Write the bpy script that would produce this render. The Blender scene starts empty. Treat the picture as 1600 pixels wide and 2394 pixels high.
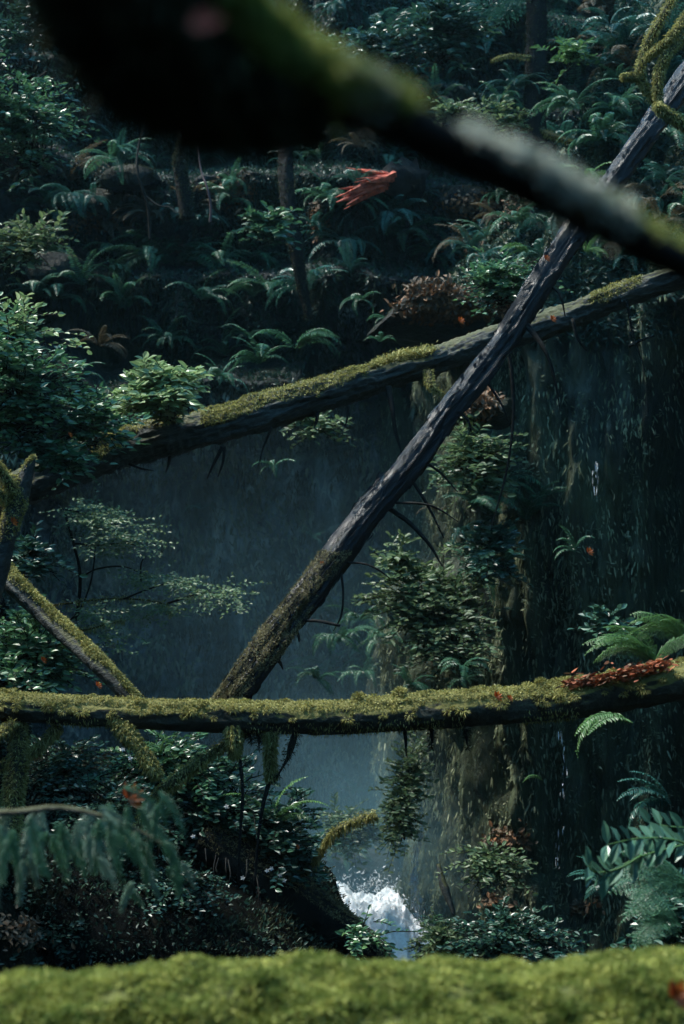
import bpy, math, random
import numpy as np
from mathutils import Vector, Matrix, Euler
from mathutils.bvhtree import BVHTree

R = math.radians
random.seed(7)
rng = np.random.default_rng(7)
scene = bpy.context.scene
C = scene.collection

# ------------------------------------------------------------------ camera, sky, sun, exposure
cam_d = bpy.data.cameras.new('camera')
cam = bpy.data.objects.new('camera', cam_d)
C.objects.link(cam)
cam.location = (0, 0, 0)
cam.rotation_euler = (R(90), 0, 0)
cam_d.sensor_fit = 'VERTICAL'
cam_d.sensor_height = 36
cam_d.lens = 50
cam_d.clip_start = 0.05
cam_d.clip_end = 500
cam_d.dof.use_dof = True
cam_d.dof.focus_distance = 10.5
cam_d.dof.aperture_fstop = 2.8
scene.camera = cam
K = 0.72 / 2394.0


def W(px, py, Y):
    return Vector(((px - 800) * K * Y, Y, (1197 - py) * K * Y))


SUN_EL, SUN_AZ = 61, -74          # azimuth from +Y towards +X
w = bpy.data.worlds.new("World")
scene.world = w
w.use_nodes = True
nt = w.node_tree
bg = nt.nodes['Background']
sky = nt.nodes.new('ShaderNodeTexSky')
sky.sky_type = 'NISHITA'
sky.sun_disc = False
sky.sun_elevation = R(SUN_EL)
sky.sun_rotation = R(SUN_AZ)
tint = nt.nodes.new('ShaderNodeMix'); tint.data_type = 'RGBA'; tint.blend_type = 'MULTIPLY'
tint.inputs[0].default_value = 1; tint.inputs[7].default_value = (.44, .92, 1.0, 1)     # sky light filtered by the leaves overhead
nt.links.new(sky.outputs[0], tint.inputs[6])
nt.links.new(tint.outputs[2], bg.inputs[0])
bg.inputs[1].default_value = 0.15
sd = bpy.data.lights.new('sun', 'SUN')
sd.energy = 2.7
sd.angle = R(14)
sd.color = (1.0, 0.95, 0.86)
sun = bpy.data.objects.new('sun', sd)
C.objects.link(sun)
tosun = Vector((math.sin(R(SUN_AZ)) * math.cos(R(SUN_EL)), math.cos(R(SUN_AZ)) * math.cos(R(SUN_EL)), math.sin(R(SUN_EL))))
sun.rotation_euler = tosun.to_track_quat('Z', 'Y').to_euler()
scene.view_settings.view_transform = 'Standard'
scene.view_settings.look = 'None'
scene.view_settings.exposure = 1.68
scene.view_settings.gamma = 1
cy = scene.cycles
cy.max_bounces = 6
cy.diffuse_bounces = 2
cy.glossy_bounces = 2
cy.transmission_bounces = 3
cy.volume_bounces = 1
cy.transparent_max_bounces = 8
cy.sample_clamp_indirect = 3
cy.use_denoising = True

# ------------------------------------------------------------------ noise


def _h(i, j, k, seed):
    n = (i.astype(np.int64) * 73856093) ^ (j.astype(np.int64) * 19349663) ^ (k.astype(np.int64) * 83492791) ^ (seed * 2654435761)
    n = n & 0xffffffff
    n = ((n ^ (n >> 16)) * 0x45d9f3b) & 0xffffffff
    n = ((n ^ (n >> 16)) * 0x45d9f3b) & 0xffffffff
    n = n ^ (n >> 16)
    return (n & 0xffffff) / float(0xffffff)


def vn(x, y, z, seed=0):
    x, y, z = np.broadcast_arrays(np.asarray(x, float), np.asarray(y, float), np.asarray(z, float))
    i, j, k = np.floor(x), np.floor(y), np.floor(z)
    u, v, t = x - i, y - j, z - k
    u = u * u * (3 - 2 * u); v = v * v * (3 - 2 * v); t = t * t * (3 - 2 * t)
    r = 0
    for a in (0, 1):
        for b in (0, 1):
            for c in (0, 1):
                r = r + _h(i + a, j + b, k + c, seed) * (u if a else 1 - u) * (v if b else 1 - v) * (t if c else 1 - t)
    return r


def fbm(x, y=0, z=0, seed=0, oct=4):
    s = 0; a = 1; tot = 0; f = 1
    for o in range(oct):
        s = s + a * (vn(np.asarray(x) * f, np.asarray(y) * f, np.asarray(z) * f, seed + o) * 2 - 1)
        tot += a; a *= .5; f *= 2.03
    return s / tot


def sstep(t):
    t = np.clip(t, 0, 1)
    return t * t * (3 - 2 * t)

# ------------------------------------------------------------------ materials


class NT:
    def __init__(s, name):
        s.m = bpy.data.materials.new(name)
        s.m.use_nodes = True
        s.t = s.m.node_tree
        s.b = s.t.nodes['Principled BSDF']
        s.out = s.t.nodes['Material Output']

    def n(s, typ, **kw):
        nd = s.t.nodes.new('ShaderNode' + typ)
        for k, v in kw.items():
            if k.startswith('_'):
                setattr(nd, k[1:], v)
            else:
                nd.inputs[k.replace('_', ' ')].default_value = v
        return nd

    def l(s, a, b):
        s.t.links.new(a, b)

    def coord(s, scale=(1, 1, 1), space='Object'):
        tc = s.n('TexCoord')
        mp = s.n('Mapping')
        mp.inputs['Scale'].default_value = scale
        s.l(tc.outputs[space], mp.inputs['Vector'])
        return mp.outputs[0]

    def noise(s, vec, scale, detail=5, rough=.6):
        nd = s.n('TexNoise', Scale=scale, Detail=detail, Roughness=rough)
        s.l(vec, nd.inputs['Vector'])
        return nd.outputs['Fac']

    def ramp(s, fac, stops, interp='LINEAR'):
        r = s.n('ValToRGB')
        r.color_ramp.interpolation = interp
        e = r.color_ramp.elements
        while len(e) < len(stops):
            e.new(.5)
        for q, (p, c) in zip(e, stops):
            q.position = p
            q.color = (*c, 1) if len(c) == 3 else c
        s.l(fac, r.inputs[0])
        return r.outputs[0]

    def mix(s, fac, a, b):
        m = s.n('Mix', _data_type='RGBA')
        for src, i in ((fac, 0), (a, 6), (b, 7)):
            if isinstance(src, (int, float)):
                m.inputs[i].default_value = src
            elif isinstance(src, tuple):
                m.inputs[i].default_value = (*src, 1)
            else:
                s.l(src, m.inputs[i])
        return m.outputs[2]

    def bump(s, h, strength=.5, dist=.02, prev=None):
        b = s.n('Bump', Strength=strength, Distance=dist)
        s.l(h, b.inputs['Height'])
        if prev is not None:
            s.l(prev, b.inputs['Normal'])
        s.l(b.outputs[0], s.b.inputs['Normal'])
        return b.outputs[0]


def leaf_mat(name, cols, rough=.35, trans=.25, spec=.5, ns=1.3, lo=.35, dk=(0.01, .03, .02)):
    m = NT(name)
    g = m.n('NewGeometry')
    n_ = len(cols)
    col = m.ramp(g.outputs['Random Per Island'], [(i / max(1, n_ - 1), c) for i, c in enumerate(cols)])
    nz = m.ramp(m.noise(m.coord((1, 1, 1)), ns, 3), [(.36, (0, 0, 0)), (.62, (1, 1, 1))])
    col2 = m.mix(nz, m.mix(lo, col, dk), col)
    m.l(col2, m.b.inputs['Base Color'])
    m.b.inputs['Roughness'].default_value = rough
    m.b.inputs['Specular IOR Level'].default_value = spec
    if trans > 0:
        tr = m.n('BsdfTranslucent')
        m.l(col2, tr.inputs['Color'])
        mx = m.n('MixShader')
        mx.inputs[0].default_value = trans
        m.l(m.b.outputs[0], mx.inputs[1]); m.l(tr.outputs[0], mx.inputs[2])
        m.l(mx.outputs[0], m.out.inputs['Surface'])
    return m.m


def bark_mat(name, lo, hi, rough=.55, angle=None, spec=.5, moss=None, moss_amt=.0):
    m = NT(name)
    v = m.coord((1, 1, 1))
    if angle is not None:                       # grain runs along the log
        vr = m.n('TexCoord'); space = m.n('NewGeometry')
        m1 = m.n('Mapping'); m1.inputs['Rotation'].default_value = (0, R(angle), 0)
        m.l(space.outputs['Position'], m1.inputs['Vector'])
        m2 = m.n('Mapping'); m2.inputs['Scale'].default_value = (.16, 1, 1)
        m.l(m1.outputs[0], m2.inputs['Vector']); vg = m2.outputs[0]
        a = m.noise(vg, 26, 6, .7)
        b = m.noise(vg, 90, 4, .65)
    else:
        a = m.noise(v, 9, 6, .65)
        b = m.noise(v, 60, 4, .6)
    col = m.ramp(a, [(.3, lo), (.7, hi)])
    col = m.mix(m.ramp(b, [(.4, (0, 0, 0)), (.62, (1, 1, 1))]), m.mix(.6, col, lo), col)
    if moss:
        g = m.n('NewGeometry'); sp = m.n('SeparateXYZ'); m.l(g.outputs['Normal'], sp.inputs[0])
        ma = m.n('Math', _operation='ADD'); m.l(sp.outputs[2], ma.inputs[0]); m.l(m.noise(v, 6, 4), ma.inputs[1])
        f = m.ramp(ma.outputs[0], [(.95 - moss_amt, (0, 0, 0)), (1.15 - moss_amt, (1, 1, 1))])
        col = m.mix(f, col, moss)
    m.l(col, m.b.inputs['Base Color'])
    m.b.inputs['Roughness'].default_value = rough
    m.b.inputs['Specular IOR Level'].default_value = spec
    pb = m.bump(a, .9, .03)
    m.bump(b, .7, .01, pb)
    return m.m


def rock_mat(name, lo, mid, hi, moss, mscale=1.0, rough=.6, mossy=.5, spec=.2):
    m = NT(name)
    v = m.coord((1, 1, .22))
    v2 = m.coord((1, 1, 1))
    a = m.noise(v, 3.2, 8, .68)
    b = m.noise(v, 14, 6, .65)
    c = m.noise(v2, .7 * mscale, 5, .6)
    d = m.noise(v2, 26, 4, .6)
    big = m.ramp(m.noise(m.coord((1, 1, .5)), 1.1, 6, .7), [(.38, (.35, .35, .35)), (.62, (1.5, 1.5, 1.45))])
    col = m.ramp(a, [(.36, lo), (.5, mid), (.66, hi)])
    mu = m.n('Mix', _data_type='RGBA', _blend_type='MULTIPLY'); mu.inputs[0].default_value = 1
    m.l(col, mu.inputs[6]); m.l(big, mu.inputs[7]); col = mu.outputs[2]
    ms = m.ramp(c, [(.62 - mossy * .35, (0, 0, 0)), (.8 - mossy * .35, (1, 1, 1))])
    mcol = m.ramp(b, [(.3, tuple(x * .45 for x in moss)), (.7, moss)])
    col = m.mix(ms, col, mcol)
    m.l(col, m.b.inputs['Base Color'])
    m.l(m.ramp(a, [(.35, (rough - .22,) * 3), (.7, (rough + .2,) * 3)]), m.b.inputs['Roughness'])
    m.b.inputs['Specular IOR Level'].default_value = spec
    p = m.bump(a, 1.0, .22)
    p = m.bump(b, .9, .07, p)
    m.bump(d, .5, .012, p)
    return m.m


def plain(name, cols, scale=8, rough=.8, bump=.5, dist=.01, spec=.4):
    m = NT(name)
    v = m.coord((1, 1, 1))
    a = m.noise(v, scale, 6, .6)
    m.l(m.ramp(a, [(.3 + .4 * i / max(1, len(cols) - 1), c) for i, c in enumerate(cols)]), m.b.inputs['Base Color'])
    m.b.inputs['Roughness'].default_value = rough
    m.b.inputs['Specular IOR Level'].default_value = spec
    m.bump(a, bump, dist)
    return m.m


M = {
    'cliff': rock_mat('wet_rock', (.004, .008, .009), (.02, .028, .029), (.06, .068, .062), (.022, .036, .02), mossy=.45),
    'hollow_rock': rock_mat('hollow_rock', (.02, .032, .038), (.11, .14, .15), (.42, .45, .43), (.10, .13, .08), mossy=.3),  # bare rock, its tones raised to make up for the unlit hollow
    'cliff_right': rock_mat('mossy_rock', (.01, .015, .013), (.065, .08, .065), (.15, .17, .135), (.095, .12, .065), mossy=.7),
    'soil': rock_mat('bank_soil', (.003, .004, .004), (.006, .007, .006), (.014, .014, .011), (.014, .022, .01), mossy=.3, rough=.85, spec=.03),
    'leaf': leaf_mat('glossy_shrub_leaf', [(.03, .10, .055), (.05, .15, .07), (.075, .19, .08), (.13, .26, .10)], .34, .3, .75),
    'pale_moss': leaf_mat('pale_moss', [(.14, .18, .12), (.24, .28, .19), (.40, .42, .33)], .85, .2, .2),
    'leaf_cover': leaf_mat('ground_cover_leaf', [(.012, .035, .025), (.022, .06, .04), (.04, .09, .055), (.02, .05, .035)], .45, .2, .4),
    'leaf_lime': leaf_mat('lime_shrub_leaf', [(.13, .22, .09), (.24, .36, .15), (.38, .48, .26)], .34, .35, .75),
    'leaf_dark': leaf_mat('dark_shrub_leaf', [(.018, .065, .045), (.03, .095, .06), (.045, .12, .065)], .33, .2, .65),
    'leaf_pale': leaf_mat('pale_shrub_leaf', [(.07, .13, .065), (.12, .19, .08), (.18, .25, .11)], .45, .35),
    'leaf_big': leaf_mat('broad_leaf', [(.06, .15, .10), (.09, .2, .12)], .28, .2),
    'fern': leaf_mat('fern_green', [(.035, .12, .075), (.055, .16, .085), (.08, .2, .09)], .38, .3),
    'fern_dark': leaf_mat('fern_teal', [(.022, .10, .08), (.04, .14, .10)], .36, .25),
    'fern_light': leaf_mat('fern_light', [(.08, .18, .05), (.11, .24, .07)], .42, .35),
    'fern_dead': leaf_mat('fern_dead', [(.07, .05, .025), (.11, .085, .045)], .7, .3),
    'cedar': leaf_mat('cedar_green', [(.04, .16, .075), (.08, .24, .12), (.14, .3, .18)], .36, .35),
    'cedar_highlight': leaf_mat('cedar_highlight', [(.16, .3, .2), (.28, .42, .32)], .34, .35),  # paler sprays put highlights into the bough's colour
    'moss': leaf_mat('moss_yellow', [(.18, .18, .05), (.35, .33, .10), (.60, .56, .26)], .85, .3, .2, ns=7, lo=.5, dk=(.06, .07, .02)),
    'moss_green': leaf_mat('moss_green', [(.15, .19, .04), (.33, .36, .08), (.64, .63, .22)], .85, .3, .2, ns=14, lo=.62, dk=(.02, .09, .012)),
    'moss_brown': leaf_mat('moss_brown', [(.14, .12, .06), (.25, .22, .11), (.38, .34, .18)], .9, .25, .2, ns=5, lo=.6, dk=(.03, .03, .015)),
    'moss_dark': leaf_mat('moss_dark', [(.02, .03, .015), (.04, .045, .022), (.065, .065, .035)], .9, .2, .2),
    'cliff_moss': leaf_mat('cliff_moss', [(.12, .15, .085), (.24, .275, .16), (.42, .44, .28)], .85, .25, .2),
    'bark': bark_mat('grey_bark', (.012, .016, .015), (.095, .11, .10), .6, moss=(.06, .065, .025), moss_amt=.0, angle=17, spec=.25),
    'bark_moss': bark_mat('mossy_bark', (.03, .03, .022), (.09, .085, .06), .8, moss=(.14, .13, .04), moss_amt=.25, spec=.2),
    'bark_wet': bark_mat('wet_bark', (.003, .0035, .004), (.008, .010, .015), .2, spec=.26, angle=53.6),
    'bark_dark': bark_mat('dark_bark', (.01, .01, .01), (.025, .024, .02), .8, spec=.1),
    'twig': bark_mat('twig_bark', (.01, .01, .008), (.03, .028, .022), .8, spec=.1),
    'twig_moss': bark_mat('mossy_twig', (.04, .04, .02), (.12, .115, .05), .85, spec=.2),
    'torn_wood': leaf_mat('torn_wood', [(.08, .03, .015), (.26, .07, .03), (.5, .15, .06), (.12, .10, .06)], .7, .1, .3),
    'red_wood': plain('rotten_red_wood', [(.16, .02, .012), (.75, .15, .08)], 14, .7, .8, .02),
    'orange': leaf_mat('orange_leaf', [(.5, .09, .015), (.65, .16, .02), (.4, .06, .015)], .5, .2),
    'litter': leaf_mat('brown_litter', [(.07, .045, .025), (.14, .08, .04), (.28, .12, .045), (.10, .075, .045)], .7, .1),
    'rock_pale': plain('pale_rock', [(.25, .23, .24), (.45, .43, .45)], 5, .5, .5, .02),
    'rock_pink': plain('pinkish_rock', [(.13, .09, .09), (.25, .18, .18)], 5, .5, .5, .02),
    'rock_dark': rock_mat('dark_boulder', (.008, .009, .01), (.025, .025, .025), (.06, .06, .055), (.03, .04, .02), mossy=.5),
    'boulder_moss': rock_mat('mossy_boulder', (.02, .022, .02), (.05, .05, .04), (.10, .10, .08), (.07, .08, .03), mossy=.9),
    'flower': leaf_mat('white_petal', [(.7, .72, .75), (.8, .8, .8)], .5, .2),
}
m = NT('white_water')
v_ = m.coord((1, 1, .5))
a_ = m.noise(v_, 6, 8, .7)
m.l(m.ramp(a_, [(.3, (.7, .74, .78)), (.55, (.9, .91, .93))]), m.b.inputs['Base Color'])
m.b.inputs['Roughness'].default_value = .35
m.bump(a_, .8, .05)
M['water'] = m.m
m = NT('stream_water')
m.b.inputs['Base Color'].default_value = (.03, .04, .045, 1)
m.b.inputs['Roughness'].default_value = .08
m.bump(m.noise(m.coord((1, 1, 1)), 8, 4), .4, .03)
M['pool'] = m.m

# ------------------------------------------------------------------ mesh helpers


def mesh(name, V, faces, mats, smooth=False, mi=None):
    V = np.asarray(V, np.float32)
    if not isinstance(faces, (list, tuple)):
        faces = [faces]
    faces = [f for f in faces if len(f)]
    me = bpy.data.meshes.new(name)
    me.vertices.add(len(V))
    me.vertices.foreach_set('co', V.ravel())
    nl = sum(f.size for f in faces)
    nf = sum(len(f) for f in faces)
    me.loops.add(nl)
    me.loops.foreach_set('vertex_index', np.concatenate([f.ravel() for f in faces]).astype(np.int32))
    me.polygons.add(nf)
    ls = []; o = 0
    for f in faces:
        k = f.shape[1]
        ls.append(o + np.arange(len(f)) * k); o += f.size
    me.polygons.foreach_set('loop_start', np.concatenate(ls).astype(np.int32))
    if mi is not None:
        me.polygons.foreach_set('material_index', np.asarray(mi, np.int32))
    me.update(calc_edges=True)
    me.polygons.foreach_set('use_smooth', np.full(nf, smooth))
    for mt in (mats if isinstance(mats, (list, tuple)) else [mats]):
        me.materials.append(mt)
    return me


def link(name, me, parent=None):
    o = bpy.data.objects.new(name, me)
    C.objects.link(o)
    if parent is not None:
        o.parent = parent
    return o


class G:
    """collects pieces of one mesh"""
    def __init__(s):
        s.V = []; s.F = {}; s.n = 0

    def add(s, V, F):
        V = np.asarray(V, float).reshape(-1, 3)
        for f in (F if isinstance(F, (list, tuple)) else [F]):
            f = np.asarray(f)
            if len(f):
                s.F.setdefault(f.shape[1], []).append(f + s.n)
        s.V.append(V); s.n += len(V)

    def me(s, name, mat, smooth=False):
        return mesh(name, np.concatenate(s.V), [np.concatenate(f) for f in s.F.values()], mat, smooth)

    def obj(s, name, mat, parent=None, smooth=False):
        me = s.me(name, mat, smooth)
        o = link(name, me, parent)
        if parent is not None:       # vertices are given in world space
            inv = parent.matrix_basis.inverted()
            o.matrix_basis = inv
        return o


def tag(o, label=None, cat=None, group=None, kind=None):
    if label: o['label'] = label
    if cat: o['category'] = cat
    if group: o['group'] = group
    if kind: o['kind'] = kind
    return o


def thing(name, label, cat, loc, group=None):
    o = bpy.data.objects.new(name, None)
    o.empty_display_size = .1
    C.objects.link(o)
    o.location = loc
    return tag(o, label, cat, group)


def catmull(pts, n):
    P = np.array([tuple(p) for p in pts], float)
    P = np.vstack([2 * P[0] - P[1], P, 2 * P[-1] - P[-2]])
    segs = len(P) - 3
    t = np.linspace(0, segs - 1e-9, n)
    i = t.astype(int); u = (t - i)[:, None]
    p0, p1, p2, p3 = P[i], P[i + 1], P[i + 2], P[i + 3]
    return .5 * ((2 * p1) + (-p0 + p2) * u + (2 * p0 - 5 * p1 + 4 * p2 - p3) * u ** 2 + (-p0 + 3 * p1 - 3 * p2 + p3) * u ** 3)


def tube(pts, rad, n=12, seg=8, disp=None, cap=True):
    """pts control points; rad control radii. returns V, faces, ring centres, normals, (s,a)"""
    c = catmull(pts, n)
    r = np.interp(np.linspace(0, 1, n), np.linspace(0, 1, len(rad)), rad)
    T = np.gradient(c, axis=0); T /= np.linalg.norm(T, axis=1)[:, None] + 1e-9
    up = np.array([0, 0, 1.]) if abs(T[0, 2]) < .85 else np.array([0, -1., 0])
    u = np.empty_like(c)
    for i in range(n):
        b = up - T[i] * np.dot(up, T[i]); b /= np.linalg.norm(b); u[i] = b; up = b
    vv = np.cross(T, u)
    a = np.linspace(0, 2 * np.pi, seg, endpoint=False)
    N = u[:, None, :] * np.cos(a)[None, :, None] + vv[:, None, :] * np.sin(a)[None, :, None]
    s = np.concatenate([[0], np.cumsum(np.linalg.norm(np.diff(c, axis=0), axis=1))])
    rr = np.repeat(r[:, None], seg, 1)
    if disp is not None:
        rr = rr + disp(s[:, None] + 0 * a[None], a[None] + 0 * s[:, None], rr)
    V = c[:, None, :] + N * rr[..., None]
    i = np.arange(n - 1)[:, None] * seg; j = np.arange(seg)[None]
    F = np.stack([i + j, i + (j + 1) % seg, i + seg + (j + 1) % seg, i + seg + j], -1).reshape(-1, 4)
    Vf = V.reshape(-1, 3)
    faces = [F]
    if cap:
        k = len(Vf)
        Vf = np.vstack([Vf, c[0] - T[0] * r[0] * .3, c[-1] + T[-1] * r[-1] * .5])
        jj = np.arange(seg)
        faces.append(np.stack([np.full(seg, k), (jj + 1) % seg, jj], 1))
        b = (n - 1) * seg
        faces.append(np.stack([np.full(seg, k + 1), b + jj, b + (jj + 1) % seg], 1))
    return Vf, faces, c, V.reshape(-1, 3), N.reshape(-1, 3)


def unit(a):
    return a / (np.linalg.norm(a, axis=-1, keepdims=True) + 1e-9)


def blades(P, D, L, wd, rn=rng, bend=0.0):
    """one thin triangle-ish blade per point, direction D, length L, width wd"""
    n = len(P)
    side = unit(np.cross(D, unit(rn.normal(size=(n, 3)))))
    L = np.broadcast_to(L, n)[:, None]; wd = np.broadcast_to(wd, n)[:, None]
    mid = P + D * L * .5
    tip = P + D * L; tip[:, 2] -= (L[:, 0] * bend)
    V = np.stack([P - side * wd * .35, P + side * wd * .35, mid + side * wd * .5, tip, mid - side * wd * .5], 1).reshape(-1, 3)
    b = np.arange(n)[:, None] * 5
    return V, np.concatenate([b + k for k in (0, 1, 2, 3, 4)], 1)


def leaves(P, D, Nn, L, wd, fold=.12):
    """P base, D direction, Nn leaf normal"""
    n = len(P)
    L = np.broadcast_to(L, n)[:, None]; wd = np.broadcast_to(wd, n)[:, None]
    D = unit(D)
    S = unit(np.cross(Nn, D)); Nn = np.cross(D, S)
    up = Nn * wd * fold
    V = np.stack([P,
                  P + D * L * .3 + S * wd * .45 + up, P + D * L * .68 + S * wd * .38 + up,
                  P + D * L - Nn * L * .08,
                  P + D * L * .68 - S * wd * .38 + up, P + D * L * .3 - S * wd * .45 + up], 1).reshape(-1, 3)
    b = np.arange(n)[:, None] * 6
    F = np.concatenate([np.concatenate([b, b + 1, b + 2, b + 3], 1), np.concatenate([b, b + 3, b + 4, b + 5], 1)], 0)
    return V, F


def moss_on(P, N, n, L, wd, mat_thr, seed=1, up=.5, freq=4., droop=0.2):
    """blades on sampled surface points where it faces up and noise allows"""
    idx = rng.integers(0, len(P), n * 4)
    p, nn = P[idx], N[idx]
    f = nn[:, 2] + .75 * fbm(p[:, 0] * freq, p[:, 1] * freq, p[:, 2] * freq, seed, 3)
    k = np.nonzero(f > mat_thr)[0][:n]
    p, nn = p[k], nn[k]
    D = unit(nn * .7 + rng.normal(size=p.shape) * .85 + np.array([0, 0, up * .3]))
    p = p + rng.normal(size=p.shape) * .006 - nn * .004
    return blades(p, D, L * rng.uniform(.4, 1.2, len(p)), wd * rng.uniform(.6, 1.3, len(p)), bend=droop)

# ------------------------------------------------------------------ terrain
SURF = {}
bvhV, bvhF, bvhn = [], [], 0


def gridsurf(name, P, mat, flip=False, kind='structure', mask=None):
    global bvhn
    ny, nx, _ = P.shape
    i = np.arange(ny - 1)[:, None] * nx; j = np.arange(nx - 1)[None]
    F = np.stack([i + j, i + j + 1, i + nx + j + 1, i + nx + j], -1).reshape(-1, 4)
    if flip: F = F[:, ::-1]
    V = P.reshape(-1, 3)
    if mask is not None: F = F[mask(V[F].mean(1))]
    o = link(name, mesh(name, V, F, mat, True))
    o['kind'] = kind
    n = unit(np.cross(V[F[:, 1]] - V[F[:, 0]], V[F[:, 3]] - V[F[:, 0]]))
    SURF[name if name not in SURF else name + str(len(SURF))] = (V[F].mean(1), n)
    bvhV.append(V); bvhF.append(F + bvhn); bvhn += len(V)
    return o


# back wall: ferny stepped slope above a deep wet hollow
xs = np.arange(-13, 11, .065); zs = np.arange(-7.5, 13.5, .06)  # top carried up above the view to shade the upper slope
X, Z = np.meshgrid(xs, zs)
lip = 1.25 + .4 * fbm(X * .5, 3.3, 0, 5, 3) + .1 * X
lip = lip + 2.2 * np.exp(-((X - .15) / .75) ** 2)
s = sstep((Z - lip + .45) / .8)
hollow = 23.9 + .9 * fbm(X * .35, 0, Z * .25, 11, 3)
upy = 21.3 + .42 * np.clip(Z - lip, 0, None)
zz = Z + .7 * fbm(X * .4, 0, 0, 21, 3) + .10 * X
t = (zz / 1.75) % 1.0
saw = np.where(t < .28, t / .28, 1 - (t - .28) / .72)
Y = hollow * (1 - s) + (upy + 1.15 * saw) * s
Y += .6 * fbm(X * .8, 1, Z * .8, 31, 4) + .34 * fbm(X * 2.6, 1, Z * 1.3, 41, 4) + .13 * fbm(X * 8, 0, Z * 2.4, 43, 3)
fac = fbm(X * 1.4, 0, Z * .9, 47, 3) * 5
Y += .22 * (np.abs((fac % 1) - .5) * 2) ** 3
back_P = np.stack([X, Y, Z], -1)
o = gridsurf('cliff', back_P, M['cliff'])
o.data.materials.append(M['hollow_rock'])            # bare wet rock below the mossy lip, paler to stand in for missing light
i_ = ((Z[:-1, :-1] < (lip - .15 + .3 * fbm(X * 3, 0, Z * 3, 99, 3))[:-1, :-1])).ravel().astype(np.int32)
o.data.polygons.foreach_set('material_index', i_)

# right buttress, plan curve swept up
plan = catmull([(1.0, 25.5, 0), (1.5, 21, 0), (1.75, 18.3, 0), (2.0, 17, 0), (2.9, 16.4, 0), (4.2, 15.6, 0), (6, 13.2, 0), (7.0, 9, 0), (7.2, 3, 0), (7.5, -6, 0), (10, -14, 0)], 620)[:, :2]
d = np.concatenate([[0], np.cumsum(np.linalg.norm(np.diff(plan, axis=0), axis=1))])
sarr = np.linspace(0, d[-1], 520)
sarr = np.concatenate([np.arange(0, 14, .04), np.arange(14, d[-1], .25)])
px_, py_ = np.interp(sarr, d, plan[:, 0]), np.interp(sarr, d, plan[:, 1])
T = unit(np.stack([np.gradient(px_), np.gradient(py_)], 1))
Nn = np.stack([T[:, 1], -T[:, 0]], 1)
Nn = np.where((Nn * np.array([-1, -1])).sum(1, keepdims=True) > -0.2, Nn, -Nn)
zs = np.arange(-7.5, 9.5, .06)
S_, Z = np.meshgrid(sarr, zs)
top = 2.3 + .5 * fbm(S_ * .3, 2, 0, 51, 3)
back = .75 * np.clip(Z - top, 0, None) + .5 * fbm(S_ * .5, 0, Z * .6, 52, 3) * (Z > top)
off = -back
off += .75 * sstep((-Z - .55) / .8) * sstep((8.5 - S_) / 2)       # base bulges out below a shelf
ridge = fbm(S_ * 2.4, 0, Z * .28, 53, 4)
off += .55 * ridge + .12 * np.abs(fbm(S_ * 9, 0, Z * 1.1, 57, 3)) * 2 + .36 * fbm(S_ * 5, 0, Z * .8, 54, 4) + .1 * fbm(S_ * 16, 0, Z * 2.5, 55, 3)
crack = np.exp(-((S_ - 10.6 - .25 * fbm(Z * .8, 0, 0, 56, 3)) / .22) ** 2)
off -= 1.1 * crack * (Z < 2.3)
P = np.stack([px_[None] + Nn[None, :, 0] * off, py_[None] + Nn[None, :, 1] * off, Z], -1)
gridsurf('cliff', P, M['cliff_right'], flip=True)
SURF['right'] = SURF.pop([k for k in SURF if k.startswith('cliff') and k != 'cliff'][0])

# left hillside
plan = catmull([(-9, -14, 0), (-5.5, -6, 0), (-3.6, 0, 0), (-2.85, 5, 0), (-2.6, 8.5, 0), (-2.95, 11, 0), (-3.2, 13, 0), (-4.2, 16, 0), (-5.5, 19, 0), (-7, 24, 0)], 500)[:, :2]
d = np.concatenate([[0], np.cumsum(np.linalg.norm(np.diff(plan, axis=0), axis=1))])
sarr = np.linspace(0, d[-1], 420)
px_, py_ = np.interp(sarr, d, plan[:, 0]), np.interp(sarr, d, plan[:, 1])
zs = np.arange(-7.5, 11, .09)
S_, Z = np.meshgrid(sarr, zs)
off = -(.62 - .34 * sstep((py_ - 12) / 5))[None] * np.clip(Z + 1.0, 0, None) + .35 * np.clip(-Z - 1.2, 0, 2.5)  # far end steepened out of view to shade the back slope
off += .5 * fbm(S_ * .6, 0, Z * .7, 61, 4) + .15 * fbm(S_ * 3, 0, Z * 2, 62, 3)
P = np.stack([px_[None] + off, py_[None] + 0 * off, Z], -1)
gridsurf('hillside', P, M['soil'], flip=True)

# ground: camera's bank, creek bed, unseen slope raised behind camera to block sky light
xs = np.concatenate([np.arange(-60, -8, 4), np.arange(-8, 9, .16), np.arange(9, 62, 4)])
ys = np.concatenate([np.arange(-60, -8, 3), np.arange(-8, 27, .16), np.arange(27, 70, 4)])
X, Y = np.meshgrid(xs, ys)
Z = -1.38 - 4.5 * sstep((Y - 3.6) / 3.2) + .12 * fbm(X * 1.2, Y * 1.2, 0, 71, 4)
Z += .25 * fbm(X * .7, Y * .7, 0, 72, 4) * (Y > 5)
Z += 2.3 * np.clip(-Y - 4.5, 0, 6.5)
Z += .5 * sstep((Y - 16) / 3)
gridsurf('ground', np.stack([X, Y, Z], -1), M['soil'])

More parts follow.
